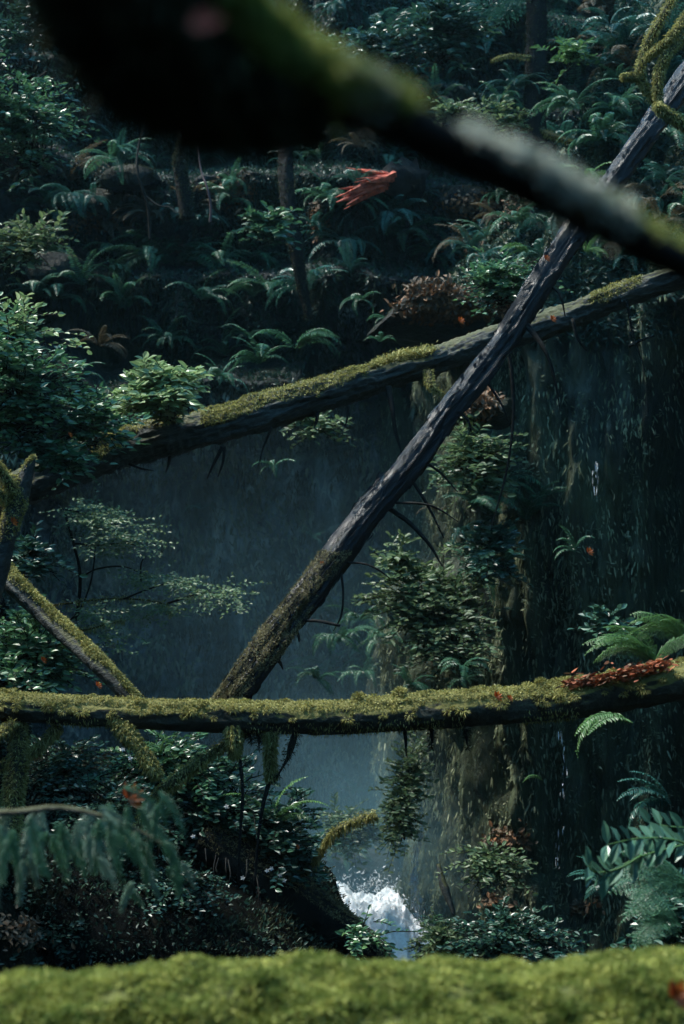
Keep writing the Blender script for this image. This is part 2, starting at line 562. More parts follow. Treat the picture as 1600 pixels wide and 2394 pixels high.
# near left bank with a dark undercut below its lip
def bank_top(x):
    return np.interp(x, [-4.2, -2.5, -1.6, -.9, -.4, -.08, .17, .37], [-1.55, -2.0, -2.35, -2.55, -2.8, -3.1, -3.6, -5.2])
xs = np.arange(-4.2, .52, .035)
prof = catmull([(9.7, -6.5, 0), (10.4, -4.4, 0), (10.3, -3.6, 0), (9.7, -3.0, 0), (8.95, -2.55, 0), (9.05, -2.12, 0), (9.6, -2.0, 0), (10.6, -1.9, 0), (11.9, -1.95, 0), (12.8, -3.0, 0), (13.2, -6.5, 0)], 150)
PX = np.repeat(xs[None], 150, 0)
tt = bank_top(xs)[None]
zr = prof[:, 1][:, None]
PZ = np.where(zr > -3.6, tt + (zr + 2.0) * 1.0, (tt - 1.6) + (zr + 3.6) * (6.5 + tt - 1.6) / 2.9)
PY = prof[:, 0][:, None] + 0 * PX
endf = sstep((xs + .55) / 1.05)[None]
PY = PY * (1 - endf * .6) + 10.7 * endf * .6
nz = .22 * fbm(PX * 1.5, PY * 1.5, PZ * 1.5, 81, 4) + .07 * fbm(PX * 6, PY * 6, PZ * 6, 82, 3)
P = np.stack([PX + nz * .4, PY + nz, PZ + nz * .6], -1)
gridsurf('bank', P, M['soil'], flip=False)

bvh = BVHTree.FromPolygons([tuple(v) for v in np.concatenate(bvhV)], [tuple(int(i) for i in f) for f in np.concatenate(bvhF)])


def hit(px, py, near=0):
    dr = W(px, py, 1).normalized()
    h = bvh.ray_cast(Vector((0, 0, 0)) + dr * near, dr, 200)
    n = h[1]
    if n.dot(dr) > 0: n = -n
    return h[0], n

# white water of the creek
gx = np.linspace(-1.15, 1.15, 180); gt = np.linspace(0, 1, 150)
X, Tt = np.meshgrid(gx, gt)
Zc = -5.0 - .95 * sstep(Tt * 1.1) - .35 * Tt
edge = np.abs((X - .05) / 1.1)
Zc -= .55 * np.clip(edge - .55, 0, 1) ** 1.2 + .35 * np.clip(.35 - X, 0, 1) * (Tt < .4) * -.3
Yc = 18.8 - 2.8 * Tt
b = fbm(X * 5, Yc * 4, 0, 91, 5)
Zc += .16 * b + .05 * fbm(X * 22, Yc * 22, 0, 92, 3)
o = gridsurf('water', np.stack([X, Yc, Zc], -1), M['water'])
SURF.pop('water')
g = G()
n = 5200
p = np.stack([rng.uniform(-1.05, 1.1, n), rng.uniform(16.2, 18.9, n), np.zeros(n)], 1)
p[:, 2] = -4.9 - .95 * sstep((18.8 - p[:, 1]) / 2.8 * 1.1) - .35 * (18.8 - p[:, 1]) / 2.8 + .1 * rng.normal(size=n)
p[:, 2] -= .5 * np.clip(np.abs((p[:, 0] - .05) / 1.1) - .5, 0, 1)
g.add(*blades(p, unit(rng.normal(size=(n, 3)) + np.array([0, -.3, .8])), rng.uniform(.01, .07, n), rng.uniform(.006, .018, n)))
tag(g.obj('spray', M['water']), kind='stuff')
# thin falls down the cliff edge
def fall(pts, n, spread, label, cat='waterfall'):
    g = G()
    c = catmull(pts, 200)
    i = rng.integers(0, 200, n)
    p = c[i] + rng.normal(size=(n, 3)) * spread * (0.4 + i[:, None] / 200)
    V, F = blades(p, unit(np.array([[0, 0, -1.]]) + rng.normal(size=(n, 3)) * .07), rng.uniform(.02, .10, n), rng.uniform(.004, .009, n))
    g.add(V, F)
    return tag(g.obj('waterfall', M['water']), label, cat, kind='stuff' if n < 100 else None)
fall([W(985, 1935, 16.2), W(968, 2030, 16.2), W(974, 2100, 16.2), W(985, 2200, 16.2)], 420, .035, 'thin white waterfall trickling down the dark rock corner into the cascade')
fall([W(1310, 1700, 14.8), W(1318, 1800, 14.8), W(1312, 1930, 14.8), W(1300, 2030, 14.8)], 34, .02, 'faint drip line falling over the mossy cliff below the long mossy log')
fall([W(1397, 1075, 14.2), W(1395, 1110, 14.2), W(1396, 1150, 14.2)], 22, .02, 'short bluish trickle in the deep cleft of the upper mossy cliff')

# ------------------------------------------------------------------ logs
def bark_disp(amp, seed, fr=7, lump=.12):
    def f(s, a, r):
        ca, sa = np.cos(a), np.sin(a)
        return r * (lump * fbm(s * 2.2, ca * 1.2, sa * 1.2, seed, 3) + amp * fbm(s * 5, ca * fr, sa * fr, seed + 3, 4) + .5 * amp * fbm(s * 25, ca * fr * 2, sa * fr * 2, seed + 5, 2))
    return f


def branch(parent, name, pts, rad, mat, mossy=0, seg=7, n=None, moss_mat=None, seed=1, hang=0):
    g = G()
    L = sum((pts[i + 1] - pts[i]).length for i in range(len(pts) - 1))
    n = n or max(8, int(L / .03))
    V, F, c, SP, SN = tube(pts, rad, n, seg, bark_disp(.25, seed, 2, .35))
    g.add(V, F)
    if parent is None:
        o = g.obj(name, mat, None, True)
    else:
        o = g.obj(name, mat, parent, True)
    if mossy:
        gm = G()
        ix = rng.integers(0, len(SP), int(mossy))
        jit = .5 * L / n
        p, nn = SP[ix] + rng.uniform(-1, 1, (len(ix), 3)) * jit, SN[ix]
        D = unit(nn + rng.normal(size=p.shape) * .5 + np.array([0, 0, -.5 * (hang > 0)]))
        gm.add(*blades(p, D, rng.uniform(.012, .03, len(p)), .006, bend=.4))
        if hang:
            k = rng.integers(0, len(SP), int(mossy * .25))
            gm.add(*blades(SP[k] + rng.uniform(-1, 1, (len(k), 3)) * jit, unit(np.array([[0, 0, -1.]]) + rng.normal(size=(len(k), 3)) * .12), rng.uniform(.3, 1, len(k)) * hang, .009))
        mo = gm.me('moss', moss_mat or M['moss'])
        mo_o = link('moss', mo, o)
    return o


# E: long mossy log across the picture
E = thing('fallen_log', 'long mossy log lying level across the gorge, low in the view', 'log', W(800, 1676, 9))
Epts = [W(-260, 1635, 9), W(0, 1653, 9), W(270, 1668, 9), W(540, 1675, 9), W(800, 1676, 9), W(1050, 1658, 9), W(1250, 1645, 9), W(1400, 1625, 9), W(1600, 1590, 9), W(1900, 1545, 9), W(2900, 1440, 9.6)]
kE = K * 9
Er = [kE * x for x in (34, 34, 33, 35, 38, 41, 41, 43, 47, 52, 60)]
g = G()
V, F, c, SP, SN = tube(Epts, Er, 760, 56, bark_disp(.10, 3, 5, .16))
g.add(V, F)
g.obj('trunk', M['bark_moss'], E, True)
g = G()
g.add(*moss_on(SP, SN, 60000, .016, .006, .55, 5, freq=2.2))
# lumpy cushions and hanging beards
nc = 190
k = rng.integers(0, len(SP), 40000)
k = k[(SN[k, 2] > -.1) & (SN[k, 1] < .3)][:nc]
for q in k:
    ns = 60
    cc = SP[q]; rr = rng.uniform(.012, .04)
    dd = unit(rng.normal(size=(ns, 3)) + SN[q] * .8)
    g.add(*blades(cc + dd * rr * .6 * np.array([1.3, 1, .7]), dd, rr * .7, .006, bend=.3))
for px, py in ((840, 1632), (935, 1620), (1265, 1600)):
    cc = np.array(W(px, py, 9)); ns = 500
    dd = unit(rng.normal(size=(ns, 3)) + np.array([0, 0, .5]))
    g.add(*blades(cc + dd * rng.uniform(.2, 1, (ns, 1)) * np.array([.045, .04, .035]), dd, .02, .007, bend=.1))
k = rng.integers(0, len(SP), 60000)
k = k[(SN[k, 2] < -.2) & (fbm(SP[k, 0] * 4, 1, 0, 77, 3) > -.05)][:3500]
g.add(*blades(SP[k], unit(np.array([[0, 0, -1.]]) + rng.normal(size=(len(k), 3)) * .35), rng.uniform(.006, .03, len(k)), .006))
g.obj('moss', M['moss'], E)
# torn red bark on the right end
g = G()
n = 900
n = 1000; t = rng.uniform(0, 1, n)
cx = np.array(catmull([W(1330, 1600, 8.93), W(1400, 1588, 8.9), W(1480, 1570, 8.9), W(1560, 1552, 8.9)], 100))[(t * 99).astype(int)]
p = cx + rng.normal(size=(n, 3)) * np.array([.02, .015, .014]) * (1 + (rng.random((n, 1)) < .15))
g.add(*blades(p, unit(np.array([[1, -.1, .3]]) * rng.choice([-1, 1], (n, 1)) + rng.normal(size=(n, 3)) * .35), rng.uniform(.012, .07, n), rng.uniform(.006, .02, n)))
g.obj('torn_bark', M['torn_wood'], E)
# its branches and stubs
branch(E, 'branch', [W(42, 1680, 9), W(45, 1760, 8.95), W(35, 1850, 8.9), W(22, 1930, 8.85), W(18, 2010, 8.8)], [.042, .045, .05, .055, .045], M['bark_moss'], 6000, 14, seed=4)
branch(E, 'branch', [W(272, 1680, 8.95), W(300, 1715, 8.9), W(325, 1745, 8.85), W(350, 1785, 8.82), W(368, 1812, 8.8)], [.04, .045, .02, .035, .02], M['bark_moss'], 3500, 10, seed=5, hang=.03)
branch(E, 'branch', [W(575, 1712, 9.05), W(520, 1745, 9.05), W(470, 1780, 9), W(420, 1815, 9), W(360, 1870, 8.95), W(305, 1965, 8.9)], [.012, .016, .02, .035, .022, .014], M['twig_moss'], 2600, 8, seed=6, hang=.05)
branch(E, 'branch', [W(545, 1700, 8.95), W(548, 1735, 8.93), W(550, 1765, 8.93)], [.045, .04, .022], M['bark_moss'], 2200, 8, seed=7, hang=.05)
branch(E, 'branch', [W(560, 1765, 8.93), W(568, 1850, 8.9), W(562, 1950, 8.9), W(558, 2060, 8.9)], [.013, .011, .01, .008], M['bark_dark'], 0, 6, seed=8)
branch(E, 'branch', [W(632, 1712, 8.97), W(632, 1760, 8.97), W(634, 1815, 8.97)], [.03, .028, .024], M['bark_moss'], 2200, 8, seed=9, hang=.05)
branch(E, 'branch', [W(634, 1815, 8.97), W(616, 1880, 8.95), W(604, 1960, 8.95), W(596, 2070, 8.95)], [.015, .012, .01, .008], M['bark_dark'], 0, 6, seed=10)
branch(E, 'branch', [W(692, 1712, 8.97), W(680, 1750, 8.97), W(672, 1775, 8.95), W(640, 1830, 8.95)], [.02, .022, .012, .003], M['bark_dark'], 300, 6, seed=11, moss_mat=M['moss_dark'])
branch(E, 'branch', [W(946, 1695, 8.97), W(949, 1730, 8.97), W(950, 1768, 8.97)], [.014, .012, .003], M['bark_dark'], 0, 6, seed=12)
branch(E, 'branch', [W(135, 1700, 9), W(100, 1740, 9), W(60, 1768, 9), W(-20, 1800, 9)], [.022, .018, .02, .02], M['twig_moss'], 1800, 7, seed=13, hang=.04)
branch(E, 'branch', [W(30, 1690, 8.9), W(0, 1715, 8.85), W(-40, 1730, 8.8)], [.018, .02, .02], M['twig_moss'], 900, 7, seed=14)
for px in (588, 602, 612, 1010, 1090):
    branch(E, 'branch', [W(px, 1705, 8.98), W(px + rng.uniform(-4, 4), 1722, 8.98), W(px + rng.uniform(-6, 6), rng.uniform(1730, 1752), 8.98)], [.014, .011, .002], M['bark_dark'], 120, 6, seed=px, moss_mat=M['moss_dark'])

# C: leaning wet log, upper right to lower centre
Cp = [(1650, 110, 12.6), (1590, 205, 12.3), (1500, 330, 12), (1430, 430, 11.8), (1345, 540, 11.6), (1239, 702, 11.3), (1180, 795, 11.2), (1116, 880, 11.0), (1035, 980, 10.8), (965, 1080, 10.6), (905, 1150, 10.45), (851, 1210, 10.3), (765, 1331, 10.0), (689, 1430, 9.75), (620, 1523, 9.5), (557, 1611, 9.3), (526, 1655, 9.22)]
Cl = thing('leaning_log', 'dark wet log leaning steeply from upper right down to the level mossy log', 'log', W(541, 1611, 9.3))
g = G()
V, F, c, SP, SN = tube([W(*p) for p in Cp], [K * 11 * x for x in (28, 29, 29, 29, 29, 29, 29, 29, 29, 29, 29, 29, 29, 29.5, 30, 30, 27)], 560, 44, lambda s, a, r: r * (.12 * fbm(s * 2.2, np.cos(a) * 1.2, np.sin(a) * 1.2, 23, 3) + .42 * fbm(s * 2.0, np.cos(a) * 6, np.sin(a) * 6, 26, 4) - .25 * (fbm(s * 1.2, np.cos(a) * 3, np.sin(a) * 3, 29, 3) > .18)))
g.add(V, F)
g.obj('trunk', M['bark_wet'], Cl, True)
g = G()
sel = SP[:, 2] < W(0, 1290, 9.8)[2]
g.add(*moss_on(SP[sel], SN[sel], 30000, .018, .006, -.05, 6, freq=3))
g.add(*moss_on(SP[~sel], SN[~sel], 4000, .012, .006, .95, 8, freq=3))
g.obj('moss', M['moss_brown'], Cl)
g = G()                                              # lifted flakes of bark
axC = unit(np.array(W(1586, 200, 12.3)) - np.array(W(541, 1611, 9.3)))
k = rng.integers(0, len(SP), 1000)
k = k[SN[k, 1] < .4]
g.add(*leaves(SP[k] + SN[k] * .003, unit(axC + rng.normal(size=(len(k), 3)) * .12), SN[k], rng.uniform(.03, .12, len(k)), rng.uniform(.008, .022, len(k)), fold=.3))
g.obj('loose_bark', M['bark_wet'], Cl)
for pts, r in (
    ([(925, 1175, 10.4), (990, 1178, 10.3), (1030, 1192, 10.3), (1072, 1220, 10.3)], (.010, .008, .007, .003)),
    ([(905, 1185, 10.4), (960, 1225, 10.4), (1005, 1275, 10.4), (1035, 1325, 10.4)], (.017, .014, .011, .004)),
    ([(955, 1110, 10.5), (990, 1165, 10.5), (1015, 1210, 10.5), (1038, 1258, 10.5)], (.014, .012, .010, .004)),
    ([(985, 1075, 10.6), (1030, 1105, 10.6), (1070, 1150, 10.6)], (.013, .010, .004)),
    ([(800, 1315, 10.05), (850, 1318, 10), (885, 1332, 10), (912, 1352, 10)], (.010, .008, .007, .003)),
    ([(798, 1340, 10), (803, 1390, 9.95), (798, 1440, 9.95), (780, 1475, 9.95)], (.012, .009, .008, .003)),
    ([(700, 1450, 9.7), (745, 1452, 9.65), (795, 1463, 9.65)], (.014, .011, .008)),
    ([(690, 1465, 9.7), (698, 1485, 9.7), (700, 1500, 9.7)], (.013, .01, .006)),
    ([(640, 1530, 9.5), (655, 1548, 9.5), (662, 1565, 9.5)], (.018, .012, .004)),
    ([(1130, 880, 11), (1170, 940, 10.9), (1195, 1000, 10.9)], (.014, .01, .004)),
    ([(1070, 960, 10.8), (1095, 985, 10.8), (1102, 1010, 10.8)], (.014, .01, .004)),
    ([(1280, 660, 11.4), (1310, 690, 11.3), (1322, 740, 11.3)], (.016, .012, .005)),
    ([(1230, 760, 11.2), (1275, 820, 11.1), (1298, 890, 11.1), (1310, 960, 11.1)], (.022, .018, .012, .004)),
):
    branch(Cl, 'branch', [W(*p) for p in pts], r, M['bark_dark'], 0, 6, seed=int(pts[0][0]))

# D: rising mossy log behind it
Dp = [(-60, 1190, 12.4), (80, 1130, 12.5), (230, 1065, 12.6), (332, 1035, 12.7), (459, 1006, 12.8), (612, 965, 12.9), (800, 905, 13.0), (902, 876, 13.1), (1030, 838, 13.2), (1132, 801, 13.2), (1259, 765, 13.2), (1361, 730, 13.2), (1463, 688, 13.1), (1600, 643, 13.0), (1760, 600, 12.8), (2350, 470, 12.3)]
Dl = thing('fallen_log', 'grey grooved log with yellow moss rising behind the leaning wet log', 'log', W(80, 1130, 12.5))
g = G()
V, F, c, SP, SN = tube([W(*p) for p in Dp], [K * 13 * x for x in (40, 41, 42, 43, 41, 40, 37, 31, 31, 31, 32, 31, 29, 27, 26, 30)], 640, 48, bark_disp(.24, 33, 7, .2))
g.add(V, F)
g.obj('trunk', M['bark'], Dl, True)
g = G()
px_of = lambda P: 800 + P[:, 0] / (K * P[:, 1])
q = px_of(SP)
for a, b, thr, n in ((215, 290, -.1, 6000), (470, 620, .05, 9000), (620, 860, .25, 11000), (868, 1015, .35, 8000), (1380, 1500, .4, 3000), (290, 470, .75, 2500)):
    sel = (q > a) & (q < b)
    g.add(*moss_on(SP[sel], SN[sel], n, .03, .008, thr, 15, freq=3))
n = 2200
cx = catmull([W(868, 858, 13.05), W(930, 832, 13.1), (W(1010, 818, 13.1))], 60)[rng.integers(0, 60, n)]
g.add(*blades(cx + rng.normal(size=(n, 3)) * np.array([.03, .07, .018]), unit(rng.normal(size=(n, 3)) + np.array([0, 0, .9])), .03, .008))
g.obj('moss', M['moss'], Dl)
for pts, r in (
    ([(908, 905, 13), (918, 960, 12.9), (925, 1010, 12.9), (940, 1060, 12.9)], (.03, .022, .018, .005)),
    ([(520, 1045, 12.7), (500, 1085, 12.7), (484, 1120, 12.7)], (.02, .014, .005)),
    ([(525, 1045, 12.7), (522, 1080, 12.7), (510, 1115, 12.7)], (.018, .014, .005)),
    ([(635, 1000, 12.8), (615, 1050, 12.8), (605, 1090, 12.8)], (.014, .01, .005)),
    ([(745, 955, 12.9), (740, 985, 12.9), (735, 1000, 12.9)], (.02, .015, .006)),
    ([(1180, 800, 13), (1195, 860, 13), (1200, 980, 13), (1185, 1100, 13), (1150, 1230, 13)], (.02, .018, .016, .012, .006)),
    ([(1340, 745, 13), (1350, 790, 13), (1372, 820, 13)], (.018, .014, .006)),
    ([(1465, 700, 13), (1480, 780, 13), (1510, 870, 13)], (.014, .01, .004)),
    ([(1470, 810, 13), (1500, 795, 13), (1530, 785, 13)], (.014, .012, .008)),
    ([(815, 950, 12.95), (812, 980, 12.95), (806, 1000, 12.95)], (.014, .01, .004)),
    ([(400, 1055, 12.7), (395, 1085, 12.7), (388, 1105, 12.7)], (.02, .012, .005)),
    ([(290, 1080, 12.6), (330, 1095, 12.6), (360, 1100, 12.6)], (.016, .012, .005)),
):
    branch(Dl, 'branch', [W(*p) for p in pts], r, M['bark_dark'], 0, 6, seed=int(pts[0][0]))
branch(Dl, 'branch', [W(1003, 870, 13.0), W(1005, 895, 12.9), W(1015, 910, 12.9), W(1035, 920, 12.9)], [.03, .025, .015, .006], M['twig_moss'], 800, 6, seed=3)

# F: split log at left, G: mossy forked snag
Fl = thing('split_log', 'split grey log with moss ridge sloping down at left onto the level log', 'log', W(300, 1630, 9.2))
g = G()
V, F, c, SP, SN = tube([W(-40, 1290, 9.9), W(31, 1366, 9.7), W(102, 1436, 9.6), W(178, 1505, 9.45), W(235, 1560, 9.3), W(310, 1640, 9.2)], [.07, .065, .06, .058, .056, .045], 220, 30, bark_disp(.18, 43, 4, .25))
g.add(V, F); g.obj('trunk', M['bark'], Fl, True)
g = G(); sel = SN[:, 2] > -.1
V2 = SP + np.array([.012, 0, .01])
g.add(*moss_on(V2, SN, 9000, .02, .007, .35, 9)); g.obj('moss', M['moss'], Fl)
Gl = thing('mossy_snag', 'forked mossy snag with antler like stubs at the left edge', 'snag', W(0, 1320, 8.9))
g = G()
V, F, c, SP, SN = tube([W(-40, 1420, 8.9), W(2, 1300, 8.9), W(25, 1220, 8.9), W(45, 1160, 8.9), W(70, 1090, 8.9), W(82, 1068, 8.9)], [.09, .075, .06, .055, .03, .008], 90, 20, bark_disp(.2, 47, 3, .25))
g.add(V, F); g.obj('trunk', M['bark'], Gl, True)
g = G(); g.add(*moss_on(SP, SN, 5000, .02, .007, -.1, 12)); g.obj('moss', M['moss'], Gl)
branch(Gl, 'branch', [W(42, 1160, 8.9), W(20, 1125, 8.85), W(-10, 1085, 8.8)], [.035, .025, .018], M['bark_moss'], 1500, 8, seed=20)
branch(Gl, 'branch', [W(38, 1180, 8.9), W(8, 1160, 8.85), W(-25, 1130, 8.8)], [.03, .022, .016], M['bark_moss'], 1200, 8, seed=21)

t = thing('bank_log', 'dark mossy log sloping down the bank toward the white water', 'log', W(880, 2240, 10.5))
g = G()
V, F, c, SP, SN = tube([W(470, 1960, 10.0), W(600, 2040, 10.0), W(720, 2125, 10.1), (W(800, 2180, 10.2)), W(890, 2255, 10.4)], [.13, .15, .16, .15, .10], 160, 26, bark_disp(.2, 55, 4, .3))
g.add(V, F); g.obj('trunk', M['bark_dark'], t, True)
g = G(); g.add(*moss_on(SP, SN, 14000, .022, .007, .1, 19, freq=3)); g.obj('moss', M['moss_brown'], t)

# A: near moss covered log along the bottom
Al = thing('near_log', 'thick log wrapped in bright green moss right in front, out of focus', 'log', W(800, 2394, 3))
kA = K * 3
tops = [(-500, 2300), (0, 2283), (210, 2268), (480, 2255), (800, 2238), (1000, 2240), (1150, 2256), (1300, 2256), (1400, 2238), (1600, 2232), (2100, 2230)]
g = G()
V, F, c, SP, SN = tube([W(x, y + 217, 3) for x, y in tops], [kA * 195] * 11, 420, 110,
                       lambda s, a, r: .032 * fbm(s * 8, np.cos(a) * 3, np.sin(a) * 3, 5, 4) + .02 * fbm(s * 3, np.cos(a), np.sin(a), 6, 2))
g.add(V, F); g.obj('trunk', plain('mossy_felt', [(.04, .05, .012), (.13, .14, .03)], 30, .95), Al, True)
g = G()
ok = (np.abs(SP[:, 0]) < 1.0) & (SN[:, 2] > -.6) & (SN[:, 1] < .6)
P_, N_ = SP[ok], SN[ok]
k = rng.integers(0, len(P_), 190000)
p, nn = P_[k] + rng.normal(size=(len(k), 3)) * .003, N_[k]
cl = fbm(p[:, 0] * 22, p[:, 1] * 22, p[:, 2] * 22, 44, 3)
keep = cl > -.42
p, nn, cl = p[keep], nn[keep], cl[keep]
g.add(*blades(p, unit(nn * .6 + rng.normal(size=p.shape) * .8), (.009 + .014 * np.clip(cl + .3, 0, 1)) * rng.uniform(.7, 1.2, len(p)), .004, bend=.25))
g.obj('moss', M['moss_green'], Al)

# B: very near tapering mossy limb, upper left to right
Bl = thing('near_limb', 'dark blurred limb tapering from upper left to right edge, green moss on top', 'branch', W(800, 240, 1.1))
Bp = [(40, -700, .95), (190, -420, .96), (290, -160, .98), (390, 20, 1.0), (525, 125, 1.02), (690, 196, 1.05), (850, 252, 1.08), (1050, 345, 1.12), (1250, 440, 1.16), (1450, 545, 1.2), (1640, 640, 1.24)]
Br = [240, 215, 190, 160, 114, 76, 58, 52, 50, 45, 40]
g = G()
V, F, c, SP, SN = tube([W(*p) for p in Bp], [K * 1.08 * x for x in Br], 300, 60, bark_disp(.08, 63, 3, .12))
g.add(V, F); g.obj('trunk', M['bark_dark'], Bl, True)
g = G()
q = px_of(SP)
for a, b, n, th, ln in ((-999, 560, 26000, -.05, .013), (560, 690, 20000, -.05, .010), (690, 800, 14000, .05, .008), (800, 880, 7000, .3, .006), (880, 960, 2500, .6, .005)):
    sel = (q > a) & (q <= b)
    g.add(*moss_on(SP[sel], SN[sel], n, ln, .0035, th, 16, freq=6))
sel = (q > 1380)
g.add(*moss_on(SP[sel], SN[sel], 3000, .006, .003, .6, 17, freq=9))
g.obj('moss', M['moss_green'], Bl)
g = G()
for a, b, thr, n in ((800, 905, .15, 6000), (1090, 1130, .45, 1200), (1175, 1345, .1, 9000), (1345, 1470, .35, 5000)):
    sel = (q > a) & (q < b)
    g.add(*moss_on(SP[sel], SN[sel], n, .006, .0035, thr, 31, freq=14))
lich = leaf_mat('grey_lichen', [(.4, .43, .36), (.62, .64, .55)], .8, .1)
g.obj('lichen', lich, Bl)
g = G()                                             # dark beard of moss hanging under its thick end
k = rng.integers(0, len(SP), 60000)
k = k[(SN[k, 2] < .1) & (q[k] < 760)][:9000]
ln = rng.uniform(.01, .05, len(k)) * np.clip((1000 - q[k]) / 500, .1, 1)
g.add(*blades(SP[k], unit(np.array([[0, 0, -1.]]) + rng.normal(size=(len(k), 3)) * .25), ln, .006))
g.obj('hanging_moss', M['moss_dark'], Bl)
g = G()
g.add(*leaves(np.array([W(440, 60, .86)]), np.array([[1, 0, .2]]), np.array([[0, -1, .5]]), .022, .016))
tag(g.obj('fallen_leaf', M['red_wood']), 'pinkish blurred leaf stuck to the moss of the near dark limb', 'leaf')

# ------------------------------------------------------------------ standing trees and snags on the back slope
def trunk_tree(label, pts, rad, mat, mossy=0, crown=False, name='tree', cat='tree', mm=None):
    t = thing(name, label, cat, pts[0])
    g = G()
    V, F, c, SP, SN = tube(pts, rad, 160, 18, bark_disp(.15, int(pts[0][0] * 7) + 60, 4, .15))
    g.add(V, F); tr = g.obj('trunk', mat, t, True)
    if mossy:
        g = G(); g.add(*moss_on(SP, SN, mossy, .05, .014, -.2, 3, freq=2)); g.obj('moss', mm or M['moss_dark'], t)
    return t, c


def bough_leaves(g, a, b, n, L, wd, spread=.16):
    a, b = np.array(a), np.array(b)
    t = rng.uniform(0.1, 1, n)[:, None]
    ax = unit((b - a)[None])[0]
    sd = unit(np.cross(ax, [0, 0, 1]))
    s_ = rng.choice([-1, 1], n)[:, None]
    P = a + (b - a) * t
    D = unit(ax * .7 + sd * s_ + rng.normal(size=(n, 3)) * .2 + np.array([0, 0, -.2]))
    P = P + D * rng.uniform(0, spread, (n, 1))
    g.add(*leaves(P, D, unit(np.array([[0, 0, 1.]]) + rng.normal(size=(n, 3)) * .4), L * rng.uniform(.6, 1.2, n), wd))


h, _ = hit(1250, 400)
base = W(1252, 440, 18.6)
t, c = trunk_tree('straight dark conifer trunk standing among ferns at upper right', [base, W(1252, 250, 18.6), W(1256, 0, 18.6), W(1262, -350, 18.7), W(1262, -800, 18.7)], [.16, .14, .13, .1, .05], M['bark_dark'], 5000)
g = G()
for i in range(34):
    u = rng.uniform(.5, 1); q0 = c[int(u * 159)]
    a_ = rng.uniform(0, 6.28); l_ = rng.uniform(.8, 1.7) * (1.3 - u)
    bough_leaves(g, q0, q0 + np.array([math.cos(a_) * l_, math.sin(a_) * l_, -.2 * l_]), 260, .07, .012, .25)
g.obj('crown', M['fern_dark'], t)
for pts, r in (([(1240, 300, 18.5), (1180, 305, 18.3), (1140, 312, 18.2)], (.03, .025, .012)), ([(1262, 305, 18.5), (1310, 325, 18.3), (1345, 335, 18.2)], (.035, .028, .014)), ([(1238, 135, 18.5), (1190, 130, 18.3), (1150, 142, 18.3)], (.02, .014, .006))):
    branch(t, 'branch', [W(*p) for p in pts], r, M['twig_moss'], 900, 6, seed=int(pts[0][0]), moss_mat=M['moss'])
trunk_tree('thin crooked dark trunk leaning beside the fern ledge at upper centre', [W(725, 745, 20.3), W(705, 660, 20.3), W(690, 560, 20.3), W(672, 460, 20.4), W(668, 340, 20.6), W(660, 100, 21), W(650, -200, 21)], [.05, .08, .1, .11, .11, .09, .06], M['bark_dark'], 2600)
trunk_tree('short curved mossy trunk rising behind ferns left of upper centre', [W(440, 510, 20.8), W(430, 450, 20.8), W(420, 390, 20.8), W(428, 345, 20.9), W(440, 250, 21), W(450, 60, 21.3)], [.11, .1, .09, .09, .07, .04], M['bark_dark'], 3500)
t, c = trunk_tree('slim bare pinkish sapling in front of the shadowed upper ledge', [W(492, 520, 19.8), W(493, 480, 19.8), W(485, 440, 19.8), W(470, 395, 19.9), W(462, 330, 20)], [.02, .018, .016, .012, .006], plain('pink_bark', [(.05, .03, .03), (.09, .055, .055)], 10), 0, name='sapling', cat='sapling')
t, c = trunk_tree('pale bent sapling beside the dark hollow at upper left', [W(352, 560, 19.8), W(345, 480, 19.8), W(322, 400, 19.8), W(325, 340, 19.9), W(345, 280, 20)], [.02, .02, .018, .014, .006], M['twig'], 0, name='sapling', cat='sapling')
branch(t, 'branch', [W(343, 460, 19.8), W(370, 480, 19.7), W(410, 485, 19.7)], [.014, .012, .004], M['twig'], 0, 6)
# mossy limbs, top right
t = thing('mossy_tree', 'tangle of moss sleeved limbs hanging in the top right corner', 'tree', W(1620, 300, 11))
branch(t, 'trunk', [W(1820, 2700, 11.6), W(1740, 1500, 11.4), W(1690, 420, 11.2), W(1680, 200, 11.2), W(1670, -60, 11.2), W(1660, -300, 11.2)], [.2, .17, .13, .12, .11, .1], M['bark_moss'], 3000, 12)
for pts, r in (
    ([(1590, -40, 11), (1560, 20, 11), (1525, 80, 11), (1505, 130, 11), (1496, 175, 11), (1512, 210, 11), (1530, 240, 11)], (.02, .024, .024, .022, .024, .018, .008)),
    ([(1496, 178, 11), (1480, 177, 11), (1456, 178, 11)], (.018, .016, .012)),
    ([(1640, -20, 11), (1600, 40, 10.95), (1570, 85, 10.9), (1535, 115, 10.9), (1510, 135, 10.95)], (.022, .02, .02, .014, .008)),
    ([(1650, 20, 11), (1610, 80, 11), (1565, 120, 10.9), (1545, 160, 10.9), (1538, 210, 10.9), (1545, 265, 10.9)], (.02, .02, .024, .03, .026, .016)),
    ([(1660, 330, 11), (1600, 290, 10.9), (1556, 262, 10.85), (1535, 245, 10.85)], (.04, .035, .03, .016)),
):
    branch(t, 'branch', [W(*p) for p in pts], r, M['twig_moss'], 2600, 8, seed=int(pts[1][0]), hang=.03)

